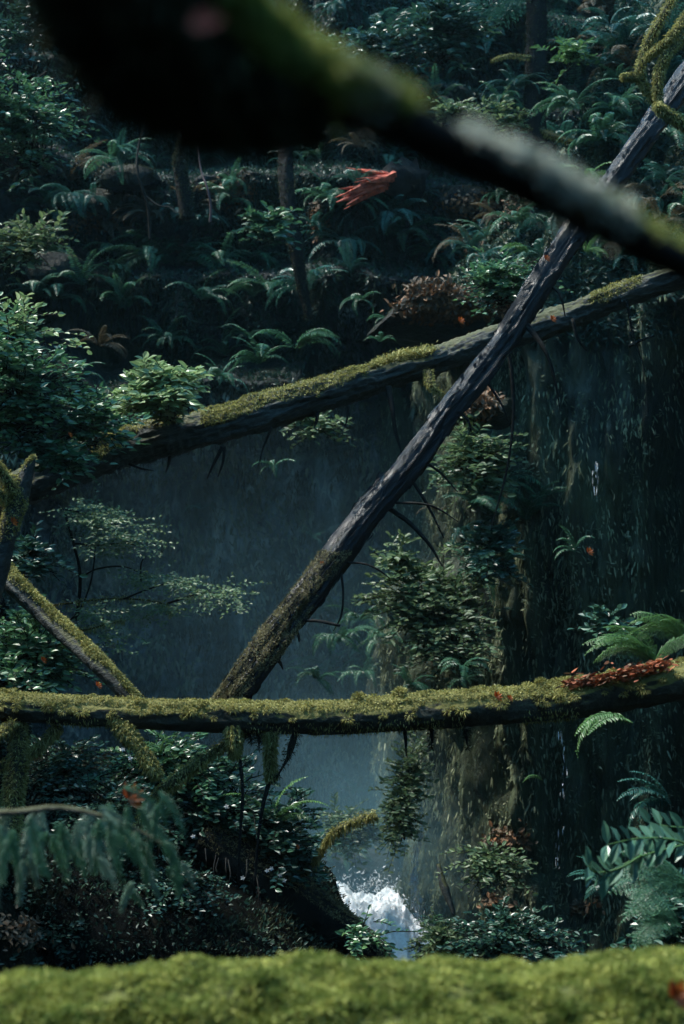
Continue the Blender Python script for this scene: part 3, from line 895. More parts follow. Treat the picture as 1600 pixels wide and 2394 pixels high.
# red rotten stump of torn wood
h, nn = hit(840, 440)
Yr = h.y - .25
t = thing('rotten_stump', 'torn reddish rotten wood stump jutting out above the ferns', 'stump', W(880, 450, Yr))
g = G()
for q in range(46):
    u = rng.uniform(0, 1)
    x0, y0 = 925 - 60 * u * rng.uniform(.3, 1), 408 + 34 * u + rng.uniform(-4, 4)
    ln = rng.uniform(40, 110)
    sl = -.02 + u * .5 + rng.normal() * .12
    x1, y1 = x0 - ln, y0 + ln * sl
    x1 = max(x1, 765 + 12 * (1 - u))
    r = rng.uniform(.025, .075)
    yo = rng.uniform(-.12, .2)
    V, F, *_ = tube([W(x0, y0, Yr + .15 + yo), W((x0 + x1) / 2, (y0 + y1) / 2 + rng.uniform(-3, 3), Yr + yo * .6), W(x1, y1, Yr - .12 + yo * .5)], [r, r * .8, r * .1], 14, 5, bark_disp(.6, q, 2, .3))
    g.add(V, F)
g.obj('splinters', M['red_wood'], t)
g = G()
V, F, *_ = tube([W(960, 420, Yr + .9), W(925, 424, Yr + .4), W(880, 434, Yr + .18)], [.3, .24, .12], 20, 14, bark_disp(.5, 7, 3, .4)); g.add(V, F)
g.obj('trunk', M['bark_dark'], t, True)

# ------------------------------------------------------------------ boulders
def boulder(label, px, py, Y, r, mat, squash=(1, .8, .7), seed=1, name='boulder', moss=0, group=None):
    u, v = np.meshgrid(np.linspace(0, 2 * np.pi, 48, endpoint=False), np.linspace(0, np.pi, 30))
    d_ = np.stack([np.cos(u) * np.sin(v), np.sin(u) * np.sin(v), np.cos(v)], -1)
    f = np.ones(u.shape)
    rs = np.random.default_rng(seed)
    for k in range(14):                             # chipped planes
        nn = unit(rs.normal(size=3)); dd = rs.uniform(.62, .92)
        dt = d_ @ nn
        f = np.where(dt > 0, np.minimum(f, dd / np.maximum(dt, 1e-3)), f)
    f = f * (1 + .08 * fbm(d_[..., 0] * 3, d_[..., 1] * 3, d_[..., 2] * 3, seed, 4))
    V = (d_ * f[..., None] * r * np.array(squash)).reshape(-1, 3) + np.array(W(px, py, Y))
    n = 48
    i = np.arange(29)[:, None] * n; j = np.arange(n)[None]
    F = np.stack([i + j, i + n + j, i + n + (j + 1) % n, i + (j + 1) % n], -1).reshape(-1, 4)
    g = G(); g.add(V, F)
    global bvhn
    bvhV.append(V); bvhF.append(F + bvhn); bvhn += len(V)
    o = g.obj(name, mat, None, False)
    tag(o, label, 'rock', group)
    if moss:
        N = unit(V - V.mean(0))
        g = G(); g.add(*moss_on(V, N, moss, .03, .009, .1, seed)); g.obj('moss', M['moss_dark'], o)
    return o


boulder('small pink brown rock at the creek edge under the dark bank', 678, 2215, 11.6, .2, M['rock_pink'], seed=2)
boulder('pale grey rock beside the pink brown one at the creek edge', 722, 2246, 11.4, .17, M['rock_pale'], (1.2, .8, .6), seed=3)
boulder('rounded mossy boulder at the foot of the dark bank beside white water', 785, 2225, 10.9, .34, M['boulder_moss'], (1.25, .9, .62), seed=4, moss=6000)
boulder('grey rock shelf left of the cascade in the mist', 830, 2040, 19.6, .55, M['rock_dark'], (1.3, .8, .6), seed=5)
boulder('wet rock lump behind the top of the cascade', 905, 2075, 19.3, .42, M['rock_dark'], (1, .8, .7), seed=6)
for i, (x, y, r, lb) in enumerate(((1080, 470, .42, 'angular grey rock on the upper ledge below the blurred limb'), (1150, 505, .3, 'broken brown rock with bluish wet face right of the angular one'), (1075, 575, .36, 'flat topped brown rock block littered with orange leaves'), (1020, 690, .5, 'leaf strewn rock slab above the rising grooved log'), (250, 470, .5, 'rounded dark boulder in the shadow of the upper left hollow'), (310, 420, .4, 'small dim boulder above the rounded dark one'), (140, 640, .6, 'broad shadowed rock bulge at left under the pale sprigs'))):
    h, nn = hit(x, y)
    boulder(lb, x, y, h.y - .1, r, M['rock_dark'] if i != 2 else M['rock_dark'], (1.3, .8, .6), seed=20 + i, moss=2500)
boulder('wide tilted rock shelf buried in brown leaves above the rising grooved log', 1060, 745, 17.6, .95, M['rock_dark'], (1.35, 1.0, .42), seed=31, moss=1500)
boulder('leaf covered rock hump behind the crossing of the two upper logs', 1125, 965, 16.2, .42, M['rock_dark'], (1.2, 1, .55), seed=32)
bvh = BVHTree.FromPolygons([tuple(v) for v in np.concatenate(bvhV)], [tuple(int(i) for i in f) for f in np.concatenate(bvhF)])
# grey split stump on right cliff foot
branchP = [W(1025, 2020, 14.6), W(1040, 2080, 14.5), W(1062, 2140, 14.4)]
o = branch(None, 'root_slab', branchP, [.015, .05, .02], M['bark'], 0, 8); tag(o, 'weathered grey root slab leaning on the foot of the mossy cliff', 'root')

# ------------------------------------------------------------------ shrubs
def shrub(label, cx, cy, Y, rx, rz, n, L, mat, base=None, ry=None, name='shrub', group=None, spray=.3, flat=1.0, per=9, rot=0, wr=.5, stemmat=None, cat='shrub', shell=.45):
    c = np.array(W(cx, cy, Y)); k = K * Y
    rx, rz = rx * k, rz * k
    L *= 1.42; n = int(n * .8)
    ry = ry or (rx + rz) * .45
    base = np.array(base if base is not None else c + np.array([0, ry * .7, -rz * .9]))
    t = thing(name, label, cat, Vector(base), group)
    g = G(); gs = G()
    cr, sr = math.cos(rot), math.sin(rot)
    for i in range(n):
        d_ = rng.normal(size=3); d_ /= np.linalg.norm(d_)
        if d_[1] > .5: d_[1] *= -1
        rr = rng.uniform(shell, 1) ** .7 * (1.35 if i % 9 == 0 else 1)
        spr = spray * rng.uniform(.6, 1.5)
        bump = 1 + .9 * float(fbm(d_[0] * 2.2 + cx, d_[1] * 2.2, d_[2] * 2.2, 5, 2))
        o_ = d_ * rr * bump * np.array([rx, ry, rz])
        o_ = np.array([o_[0] * cr - o_[2] * sr, o_[1], o_[0] * sr + o_[2] * cr])
        tip = c + o_
        out = tip - base; out = out / (np.linalg.norm(out) + 1e-6)
        dr = unit(out + d_ * .8 + np.array([0, 0, -.15]) + rng.normal(size=3) * .3)
        dr[2] *= .5 * (2 - flat); dr = unit(dr)
        st = tip - dr * spr * .6
        a = np.linspace(.1, 1, per)
        pp = st + dr * spr * a[:, None] + np.array([0, 0, -1.]) * (a[:, None] ** 2) * spr * .22
        sd = unit(np.cross(dr, [0, 0, 1.]))
        sg = np.where(np.arange(per) % 2, 1, -1)[:, None]
        D = unit(dr * .75 + sd * sg + rng.normal(size=(per, 3)) * .25)
        Nn_ = unit(np.array([[0, -.6, 1.]]) + rng.normal(size=(per, 3)) * .55)
        LL = L * rng.uniform(.65, 1.2, per)
        g.add(*leaves(pp, D, Nn_, LL, LL * wr))
        # twig
        w_ = .003 + .0015 * rx
        q = np.array([st, st + dr * spr * .5 - np.array([0, 0, spr * .05]), pp[-1]])
        V = np.concatenate([q + sd * w_, q - sd * w_, q + np.array([0, 0, w_ * 2])])
        gs.add(V, np.array([[0, 1, 4, 3], [1, 2, 5, 4], [3, 4, 7, 6], [4, 5, 8, 7], [0, 6, 7, 1], [1, 7, 8, 2]]))
        if i % 5 == 0:
            m_ = (st + base) / 2 + rng.normal(size=3) * np.array([rx, ry, rz]) * .15
            V, F, *_ = tube([base, m_, st], [w_ * 2.6, w_ * 1.8, w_], 10, 5); gs.add(V, F)
    g.obj('foliage', mat, t)
    gs.obj('stems', stemmat or M['twig'], t).name = 'stem'
    return t


S = shrub
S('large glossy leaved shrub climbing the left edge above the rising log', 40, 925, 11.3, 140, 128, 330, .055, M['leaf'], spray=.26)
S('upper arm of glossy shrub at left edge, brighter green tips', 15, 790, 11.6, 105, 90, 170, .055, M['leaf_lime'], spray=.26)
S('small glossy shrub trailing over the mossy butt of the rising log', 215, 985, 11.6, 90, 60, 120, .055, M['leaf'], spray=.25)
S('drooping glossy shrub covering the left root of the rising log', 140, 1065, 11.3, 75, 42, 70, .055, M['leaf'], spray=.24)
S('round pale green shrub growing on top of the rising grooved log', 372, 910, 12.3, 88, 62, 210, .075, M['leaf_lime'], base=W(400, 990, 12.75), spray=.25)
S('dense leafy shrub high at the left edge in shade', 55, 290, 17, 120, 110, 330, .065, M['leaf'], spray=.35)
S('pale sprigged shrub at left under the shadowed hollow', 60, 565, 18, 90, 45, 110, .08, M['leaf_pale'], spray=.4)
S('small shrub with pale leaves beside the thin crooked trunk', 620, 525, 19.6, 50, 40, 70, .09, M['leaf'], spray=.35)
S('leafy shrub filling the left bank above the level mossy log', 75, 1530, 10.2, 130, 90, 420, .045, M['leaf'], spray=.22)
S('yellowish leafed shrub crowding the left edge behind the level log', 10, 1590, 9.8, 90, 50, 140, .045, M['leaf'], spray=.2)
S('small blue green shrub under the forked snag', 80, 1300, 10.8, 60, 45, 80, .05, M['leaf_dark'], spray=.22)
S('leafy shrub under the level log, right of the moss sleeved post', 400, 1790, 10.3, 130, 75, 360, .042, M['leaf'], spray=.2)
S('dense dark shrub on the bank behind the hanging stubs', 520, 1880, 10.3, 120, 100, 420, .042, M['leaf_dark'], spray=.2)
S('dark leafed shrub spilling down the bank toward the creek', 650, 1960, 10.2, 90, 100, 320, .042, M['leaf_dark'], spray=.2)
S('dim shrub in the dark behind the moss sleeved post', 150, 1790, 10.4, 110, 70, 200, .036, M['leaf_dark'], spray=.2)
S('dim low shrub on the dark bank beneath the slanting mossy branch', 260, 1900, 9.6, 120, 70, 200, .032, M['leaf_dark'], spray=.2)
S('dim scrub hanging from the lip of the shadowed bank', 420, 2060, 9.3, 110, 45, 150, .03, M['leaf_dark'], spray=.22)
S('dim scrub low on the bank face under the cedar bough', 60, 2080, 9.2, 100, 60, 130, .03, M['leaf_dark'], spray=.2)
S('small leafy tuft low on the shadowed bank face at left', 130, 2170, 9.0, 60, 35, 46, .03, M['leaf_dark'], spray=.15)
S('bright leaved shrub at the creek end of the bank', 690, 2000, 10.4, 45, 70, 150, .045, M['leaf'], spray=.2)
S('low shrub on the mossy slope just above the boulder', 670, 2120, 10.6, 65, 45, 130, .035, M['leaf_dark'], spray=.16)
S('tall pale leaved shrub on the shelf right of the leaning log', 1000, 1400, 16.2, 110, 90, 330, .075, M['leaf_pale'], spray=.4)
S('pale leafy spire above the shelf shrub', 935, 1300, 16, 28, 45, 40, .07, M['leaf_pale'], spray=.25)
S('dull green shrub hanging over the shelf edge', 1060, 1480, 15.8, 90, 90, 190, .06, M['leaf_pale'], spray=.35)
S('yellow green shrub in the crook between the two upper logs', 1110, 1070, 15.8, 90, 70, 190, .07, M['leaf_pale'], spray=.35)
S('dark creeping shrub below the fork of the upper logs', 1150, 1280, 15.8, 60, 80, 160, .065, M['leaf_dark'], spray=.3)
S('small shrub with white edged leaves on the mossy cliff', 1430, 1445, 12.5, 48, 32, 26, .07, M['leaf_big'], spray=.25)
S('leafy shrub in shade above the blurred limb at top centre', 1040, 70, 19.2, 90, 70, 190, .085, M['leaf_dark'], spray=.4)
S('dim shrub behind the green moss of the near limb', 900, 110, 19.6, 100, 60, 150, .085, M['leaf_dark'], spray=.4)
S('yellow green sprig bush just above the near limb', 1060, 270, 18.2, 45, 40, 70, .07, M['leaf_pale'], spray=.3)
S('low yellow green bush left of the straight trunk', 1170, 290, 18.2, 60, 45, 110, .065, M['leaf_pale'], spray=.3)
S('lime leaved twig bush right of the straight trunk', 1330, 120, 17.8, 45, 38, 34, .08, M['fern_light'], spray=.3)
S('sparse dark shrub at top left behind the near limb', 60, 90, 18, 110, 90, 140, .07, M['leaf_dark'], spray=.35)
S('green bush behind the crossing of the two upper logs', 1180, 660, 14.2, 80, 50, 190, .055, M['leaf'], spray=.3)
S('small bush hanging below the rising log at centre', 740, 985, 14, 70, 26, 60, .06, M['leaf_pale'], spray=.3)
S('twiggy berry bush with tiny leaves at the creek, lit by foam', 870, 2190, 9.6, 90, 45, 32, .04, M['leaf'], base=W(760, 2200, 10), spray=.25, shell=.1)
S('low tangled shrub at the foot of the right cliff', 1200, 2190, 14, 120, 62, 420, .05, M['leaf_dark'], spray=.35)
S('pale tangle of shrub left of the cliff foot', 1040, 2200, 14.4, 60, 55, 150, .05, M['leaf_pale'], spray=.3)
S('misty pale shrub hanging at the corner of the lower cliff', 945, 1850, 16.4, 42, 130, 230, .055, M['leaf_pale'], spray=.3, rot=-.2)
S('misty shrub mass left of the cliff corner', 820, 1930, 18.2, 80, 55, 180, .06, M['leaf_pale'], spray=.35)
S('small drooping shrub midway down the lower cliff', 1150, 2010, 14.6, 70, 38, 110, .055, M['leaf_pale'], spray=.3)
S('dark shrub at the right edge under the broad leaved spray', 1580, 2140, 8.5, 70, 90, 160, .05, M['leaf_dark'], spray=.25)

# airy huckleberry at left, one shrub with long horizontal branches
t = thing('huckleberry_shrub', 'airy small leaved shrub with long thin branches reaching over the misty hollow', 'shrub', W(190, 1420, 11.2))
gl = G()
segs = [
    [(180, 1450, 11.2), (188, 1350, 11.1), (172, 1270, 11), (150, 1190, 11)],
    [(150, 1190, 11), (200, 1200, 11), (250, 1215, 10.9), (300, 1245, 10.9)],
    [(172, 1270, 11), (230, 1275, 10.9), (290, 1270, 10.9), (335, 1280, 10.9)],
    [(188, 1350, 11), (230, 1330, 10.9), (290, 1325, 10.9), (340, 1345, 10.9)],
    [(120, 1415, 11), (200, 1405, 10.9), (260, 1400, 10.9), (330, 1402, 10.9), (390, 1415, 10.9), (400, 1440, 10.9)],
    [(290, 1400, 10.9), (340, 1380, 10.85), (390, 1365, 10.8), (430, 1372, 10.8)],
    [(390, 1412, 10.9), (440, 1395, 10.8), (490, 1385, 10.8), (535, 1400, 10.8)],
    [(160, 1475, 11), (200, 1472, 10.9), (250, 1460, 10.9), (290, 1450, 10.9)],
    [(160, 1455, 11), (190, 1420, 11), (215, 1350, 11), (225, 1260, 11)],
    [(330, 1360, 10.9), (330, 1320, 10.9), (340, 1300, 10.9)],
]
for i, sg in enumerate(segs):
    r0 = .017 if i in (0,) else .009
    branch(t, 'branch', [W(*p) for p in sg], [r0, r0 * .8, r0 * .5], M['twig_moss'] if i in (4, 7) else M['bark_dark'], 500 if i in (4, 7) else 0, 6, seed=90 + i)
for (x, y, rx, ry_, n) in ((250, 1215, 70, 30, 70), (300, 1260, 50, 28, 60), (190, 1200, 50, 25, 40), (240, 1275, 50, 22, 30), (330, 1350, 40, 18, 30), (400, 1360, 45, 12, 40), (490, 1390, 55, 18, 55), (350, 1425, 70, 14, 45), (200, 1430, 70, 16, 30), (240, 1480, 50, 40, 28), (560, 1385, 40, 22, 10)):
    for i in range(n):
        p0 = np.array(W(x + rng.normal() * rx * .5, y + rng.normal() * ry_ * .6, 10.85 + rng.normal() * .15))
        per = 8; a = np.linspace(0, 1, per)[:, None]
        dr = unit(np.array([rng.normal() + .5, rng.normal() * .6 - .3, rng.normal() * .22 - .1]))
        sd = unit(np.cross(dr, [0, 0, 1.]))
        sg = np.where(np.arange(per) % 2, 1, -1)[:, None]
        gl.add(*leaves(p0 + dr * a * .19, unit(dr * .6 + sd * sg + rng.normal(size=(per, 3)) * .3), unit(np.array([[0, -.7, 1.]]) + rng.normal(size=(per, 3)) * .4), .036, .02))
gl.obj('foliage', M['leaf_pale'], t)

# broad pinnate leaves at right, near
t = thing('broad_leaved_spray', 'pale green spray of broad paired leaves at the right edge', 'plant', W(1680, 2000, 5.8))
for st, pts in enumerate(([(1660, 2000, 5.8), (1580, 1965, 5.7), (1500, 1960, 5.7), (1420, 1975, 5.6)], [(1680, 1960, 5.9), (1560, 1985, 5.8), (1480, 2010, 5.75), (1415, 2050, 5.7)], [(1660, 1930, 6.0), (1590, 1935, 5.9), (1520, 1925, 5.9)], [(1500, 2000, 5.75), (1450, 2030, 5.7), (1395, 2040, 5.7), (1375, 2025, 5.65)])):
    branch(t, 'stem', [W(*p) for p in pts], [.006, .004, .002], M['fern_light'], 0, 5)
    g = G()
    cc = catmull([W(*p) for p in pts], 60)
    m_ = 9 if st < 2 else 6
    for i in range(m_):
        u = .12 + .88 * i / (m_ - 1)
        p0 = cc[int(u * 59)]; ax = unit(cc[min(59, int(u * 59) + 1)] - cc[max(0, int(u * 59) - 1)])
        for sg in (-1, 1):
            D = unit(ax * .5 + np.array([0, -.35 * sg, -.75 * sg]) + rng.normal(size=3) * .2)
            g.add(*leaves(p0[None], D[None], unit(np.array([[.1, -.7, .8]]) + rng.normal(size=(1, 3)) * .3), rng.uniform(.07, .1), .04))
    g.obj('leaf_row', M['leaf_big'], t)

# ------------------------------------------------------------------ ferns
def frond_mesh(name, mat, np_=26, pl=.14, arch=1.6, start=1.0, lacy=False, seed=0):
    """unit length frond growing along +X from origin, rising at angle start and arching over"""
    rs = np.random.default_rng(seed)
    n = 24
    ang = start - arch * np.linspace(0, 1, n) ** 1.2
    st = np.stack([np.cos(ang), 0 * ang, np.sin(ang)], 1) / n
    st[:, 1] += .25 * rs.normal() * np.linspace(0, 1, n) / n
    c = np.concatenate([[[0, 0, 0]], np.cumsum(st, 0)])
    g = G()
    V, F, *_ = tube([c[0], c[8], c[16], c[24]], [.007, .005, .003, .001], 12, 3); g.add(V, F)
    u = np.linspace(.07, .985, np_)
    i0 = u * n
    P = np.stack([np.interp(i0, np.arange(n + 1), c[:, k]) for k in range(3)], 1)
    T = unit(np.stack([np.interp(i0, np.arange(n), st[:, k]) for k in range(3)], 1))
    prof = np.interp(u, [0, .12, .35, .6, .85, 1], [.55, .85, 1, .85, .45, .08]) * pl
    for sg in (-1, 1):
        sd = np.array([[0, 1., 0]]) * sg
        nrm = unit(np.cross(T, sd) * (1 if sg > 0 else -1))
        nrm = np.where(nrm[:, 2:3] < 0, -nrm, nrm)
        D = unit(sd + T * .35 - nrm * .25 + rs.normal(size=P.shape) * .08)
        if not lacy:
            g.add(*leaves(P, D, nrm + rs.normal(size=P.shape) * .15, prof * rs.uniform(.85, 1.1, np_), .03 * (26 / np_), fold=.1))
        else:
            m = 7
            for q in range(m):
                f = (q + .4) / m
                PP = P + D * (prof * f)[:, None]
                for s2 in (-1, 1):
                    DD = unit(T * s2 + D * .5)
                    g.add(*leaves(PP, DD, nrm + rs.normal(size=P.shape) * .15, prof * .3 * (1 - f * .75), .012))
    return g.me('frond', mat)


FR = {}
for key, mat in (('g', M['fern']), ('d', M['fern_dark']), ('l', M['fern_light']), ('b', M['fern_dead'])):
    FR[key] = [frond_mesh('frond', mat, 24 + 2 * i, .13 + .015 * i, 1.3 + .35 * i, 1.0 - .12 * i, seed=i) for i in range(4)]
    FR[key + 'x'] = [frond_mesh('frond', mat, 18, .3, 1.5 + .3 * i, .8, lacy=True, seed=10 + i) for i in range(2)]


def fern(label, loc, n, L, kind='g', face=None, spread=3.0, tilt=0.0, group=None, name='fern', dirs=None):
    """face: heading (radians in XY) that fronds favour"""
    t = thing(name, label, 'fern', Vector(loc), group)
    for i in range(n):
        me = random.choice(FR[kind])
        o = link('frond', me, t)
        if dirs is not None:
            a, ti = dirs[i % len(dirs)]
            a += random.uniform(-.12, .12)
        else:
            a = (face if face is not None else -math.pi / 2) + random.uniform(-.5, .5) * spread
            ti = tilt + random.uniform(-.35, .3)
        o.rotation_euler = (random.uniform(-.35, .35), ti, a)
        s_ = L * random.uniform(.7, 1.15)
        o.scale = (s_, s_, s_)
    return t


def fern_at(label, px, py, n, Lpx, kind='g', Y=None, **kw):
    if Y is None:
        h, nn = hit(px, py)
        loc = h + nn * .3
        Yd = loc.y
    else:
        loc = W(px, py, Y); Yd = Y
    return fern(label, loc, n, Lpx * K * Yd * (1.25 if Y is None else 1), kind, **kw)


LFT, RGT, FWD = math.pi, 0.0, -math.pi / 2
fa = fern_at
fa('large teal sword fern tumbling below the red rotten stump', 890, 500, 15, 120, 'd', spread=4)
fa('teal fern clump right of the red stump, fronds upright', 985, 490, 9, 110, 'd', spread=4, tilt=-.4)
fa('drooping fern under the red stump at its left', 850, 560, 11, 110, 'd', spread=3.6, tilt=.3)
fa('fern hanging off the ledge toward the brown rock blocks', 950, 570, 11, 105, 'g', spread=4)
fa('long fern mass spilling over the upper left ledge', 420, 590, 17, 150, 'g', spread=4.2, tilt=.15)
fa('fern at the right end of the upper left ledge', 560, 590, 14, 120, 'g', spread=4.2, tilt=.15)
fa('fern with two long pale blue fronds pointing down left', 375, 630, 9, 130, 'g', dirs=[(LFT + .2, .75), (LFT + .1, .95), (LFT - .1, .6), (FWD, .4), (LFT + .5, .4)])
fa('small fern on top of the upper left ledge', 440, 520, 8, 80, 'd', spread=5)
fa('fern left of the long fern mass, half brown', 230, 545, 9, 90, 'b', spread=4)
fa('arching fern with bright curved fronds above the rising log', 690, 815, 8, 120, 'g', Y=16, dirs=[(RGT - .3, -.25), (RGT - .1, -.1), (RGT - .5, -.4), (RGT, .1), (LFT + .4, -.3)])
fa('spreading fern behind the rising log at centre left', 610, 850, 11, 115, 'g', Y=16, dirs=[(LFT + .2, -.2), (LFT, 0), (LFT + .5, -.4), (RGT - .4, -.3), (FWD, -.3), (LFT - .2, -.35)])
fa('low fern half hidden by the rising log near the round shrub', 520, 890, 9, 90, 'g', Y=15, spread=4, tilt=-.1)
fa('slim fern drooping in the dark cleft above the rising log', 845, 700, 6, 75, 'g', Y=19.5, tilt=.4)
fa('little fern beside the leaf strewn slab', 905, 745, 6, 60, 'g', Y=18.5, spread=3.5)
fa('small fern standing behind the moss cushion of the rising log', 890, 800, 6, 50, 'g', Y=16, spread=4)
fa('great fern right of the straight trunk, lit from above', 1340, 250, 18, 120, 'g', Y=17.6, spread=4.5)
fa('great fern lower right of the straight trunk', 1400, 330, 18, 125, 'g', Y=17.2, spread=4.4, tilt=.1)
fa('bright fern under the great ferns near the leaning log', 1370, 420, 11, 105, 'l', Y=16.6, dirs=[(LFT + .2, 0), (RGT - .2, 0), (LFT + .5, -.2), (FWD, 0)])
fa('fern in the gap between leaning log and great ferns', 1440, 260, 12, 110, 'g', Y=17.4, spread=4.4)
fa('blue green fern just left of the straight trunk', 1200, 205, 11, 95, 'd', Y=18.6, spread=4.4)
fa('fern at the foot of the straight trunk, left side', 1170, 240, 10, 80, 'g', Y=18.4, spread=4.4)
fa('curled teal frond pair hanging at top right', 1425, 60, 4, 95, 'd', Y=16, dirs=[(LFT, -.6), (RGT, -.5), (LFT + .4, .1)])
fa('teal fern at the right edge above the near limb end', 1560, 420, 6, 80, 'd', Y=15, dirs=[(LFT + .3, -.3), (RGT, 0), (LFT, .1)])
fa('dark fern under the leaning log at far right', 1590, 300, 9, 90, 'd', Y=15.5, spread=4)
fa('grey green fern at the left edge, arched over rock', 60, 800, 6, 85, 'g', Y=15.5, dirs=[(RGT, -.1), (RGT - .3, .1), (RGT - .1, -.3)])
fa('brown tinged fern above the small glossy shrub', 235, 810, 11, 90, 'b', Y=15.5, spread=4.5)
fa('olive fern drooping behind the round pale shrub', 180, 880, 8, 85, 'g', Y=15, spread=4)
fa('small fern under the rising log at centre', 640, 1090, 7, 62, 'g', Y=15.5, dirs=[(LFT + .3, .2), (RGT, 0), (FWD, .1), (LFT, .5)])
fa('star shaped fern between the twigs of the leaning log', 1110, 1190, 12, 125, 'g', Y=15.6, spread=4.8, tilt=-.3)
fa('fern fanned out above the shelf, blue green', 1075, 1250, 9, 80, 'd', Y=15.8, spread=4.5)
fa('fern rooted on the mossy cliff with one pale dead frond', 1345, 1290, 5, 80, 'g', Y=14, dirs=[(LFT + .3, -.6), (LFT + .2, -.1), (RGT, -.9), (LFT + .4, .2)])
fa('fern drooping over the shelf at its bright end', 1185, 1310, 6, 70, 'g', Y=15.4, spread=3.5)
fa('misty fern low on the shelf behind the level log', 790, 1500, 12, 100, 'g', Y=17, spread=4.6)
fa('misty fern just above the level log, left of the moss tufts', 745, 1590, 11, 90, 'g', Y=16, spread=4.6)
fa('fern above the level log near the shelf corner', 960, 1610, 9, 80, 'g', Y=15.6, spread=4.6)
fa('fern with a white tipped frond on the shelf', 1080, 1560, 7, 80, 'g', Y=15, dirs=[(LFT + .3, -.5), (LFT + .6, 0), (RGT - .3, -.1), (FWD, .3)])
fa('fern left of the pale shelf shrub in the haze', 840, 1450, 9, 90, 'g', Y=17.2, spread=4.6)
fa('single pale frond fern on the lower cliff', 1270, 1825, 3, 70, 'l', Y=13.4, dirs=[(LFT + .1, -.2), (LFT + .3, .2)])
fa('bright lacy fern lying over the red end of the level log', 1530, 1545, 8, 175, 'lx', Y=8.7, dirs=[(LFT + .05, -.1), (LFT + .3, -.25), (LFT - .2, .05), (LFT + .5, -.5), (RGT, -.3)])
fa('vivid green lacy fern at right edge above the level log', 1600, 1500, 7, 150, 'lx', Y=9.3, dirs=[(LFT + .1, -.3), (LFT + .5, -.6), (LFT - .2, 0)])
fa('arching yellow green fern hanging under the level log at right', 1480, 1690, 5, 190, 'l', Y=8.4, dirs=[(LFT + .1, .05), (LFT + .3, .25), (LFT + .6, .5)])
fa('slim fern arching out of the bank toward the mist', 640, 1925, 5, 150, 'l', Y=10, dirs=[(RGT - .2, -.15), (RGT - .5, -.5), (LFT, -.3)])
fa('upright fern sprig in the bank shrubs', 375, 1760, 4, 75, 'l', Y=9.9, dirs=[(RGT, -.9), (LFT, -.6), (RGT - .5, -.6)])
fa('dark fern reaching in from the right edge, above the broad leaves', 1570, 1880, 8, 150, 'd', Y=7.5, dirs=[(LFT + .1, -.25), (LFT + .35, 0), (LFT - .1, .1)])
fa('teal fern behind the broad leaved spray', 1420, 2080, 8, 110, 'd', Y=9.5, dirs=[(LFT + .1, -.2), (LFT + .5, .1), (RGT, -.3), (LFT - .2, -.4)])
fa('big drooping fern in the lower right corner', 1620, 2080, 10, 210, 'gx', Y=6.6, dirs=[(LFT + .1, -.05), (LFT + .35, .15), (LFT + .6, .35), (LFT - .2, -.2)])
fa('second lacy fern beneath the drooping corner fern', 1590, 2160, 8, 150, 'gx', Y=6.9, dirs=[(LFT + .1, 0), (LFT + .5, .3), (LFT - .2, -.3)])
fa('small teal fern peeping over the near log at right', 1330, 2240, 5, 70, 'd', Y=9, spread=4)
fa('low fern at the creek foot of the right cliff', 1010, 2160, 7, 65, 'g', Y=14.2, spread=4.5)

fa('fern on the slope just under the blurred limb at right', 1210, 520, 11, 105, 'g', Y=16.6, spread=4.6)
fa('fern leaning out beside the wet log above the leafy bush', 1130, 610, 9, 95, 'd', Y=16.6, spread=4.4)
fa('pair of fronds crossing the slope right of the brown rocks', 1240, 590, 4, 100, 'l', Y=15.6, dirs=[(LFT + .2, -.1), (LFT, .2)])
fa('moss coloured fern under the far end of the near limb', 1370, 590, 7, 70, 'l', Y=15.2, spread=4)
fa('thin fern on the hollow wall left of the leaning log', 735, 1260, 5, 60, 'd', Y=21, spread=4)
fa('lonely fern on the hollow wall beneath the rising log', 470, 1190, 5, 50, 'd', Y=22.5, spread=4)
# looser fill of ferns on the upper slope and shelf: they cannot be told apart
fills = [
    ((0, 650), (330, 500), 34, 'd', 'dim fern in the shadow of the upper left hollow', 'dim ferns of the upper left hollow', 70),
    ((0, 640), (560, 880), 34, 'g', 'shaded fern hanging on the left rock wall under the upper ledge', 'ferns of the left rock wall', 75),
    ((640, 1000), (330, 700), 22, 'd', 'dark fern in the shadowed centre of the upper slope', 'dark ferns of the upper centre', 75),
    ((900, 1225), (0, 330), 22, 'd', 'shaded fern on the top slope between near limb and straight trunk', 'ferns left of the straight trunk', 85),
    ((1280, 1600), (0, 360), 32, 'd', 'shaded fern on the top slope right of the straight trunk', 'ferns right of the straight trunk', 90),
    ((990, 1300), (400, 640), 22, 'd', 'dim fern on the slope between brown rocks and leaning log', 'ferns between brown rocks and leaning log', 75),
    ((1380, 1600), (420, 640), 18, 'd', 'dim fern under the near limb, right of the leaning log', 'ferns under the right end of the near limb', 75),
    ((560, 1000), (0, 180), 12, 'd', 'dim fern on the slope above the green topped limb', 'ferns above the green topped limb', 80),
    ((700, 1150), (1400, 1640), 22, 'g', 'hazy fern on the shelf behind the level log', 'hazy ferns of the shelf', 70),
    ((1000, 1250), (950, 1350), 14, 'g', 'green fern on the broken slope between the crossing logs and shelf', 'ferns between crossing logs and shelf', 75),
    ((730, 960), (1780, 2050), 12, 'g', 'misty fern on the rocks above the cascade', 'misty ferns above the cascade', 55),
]
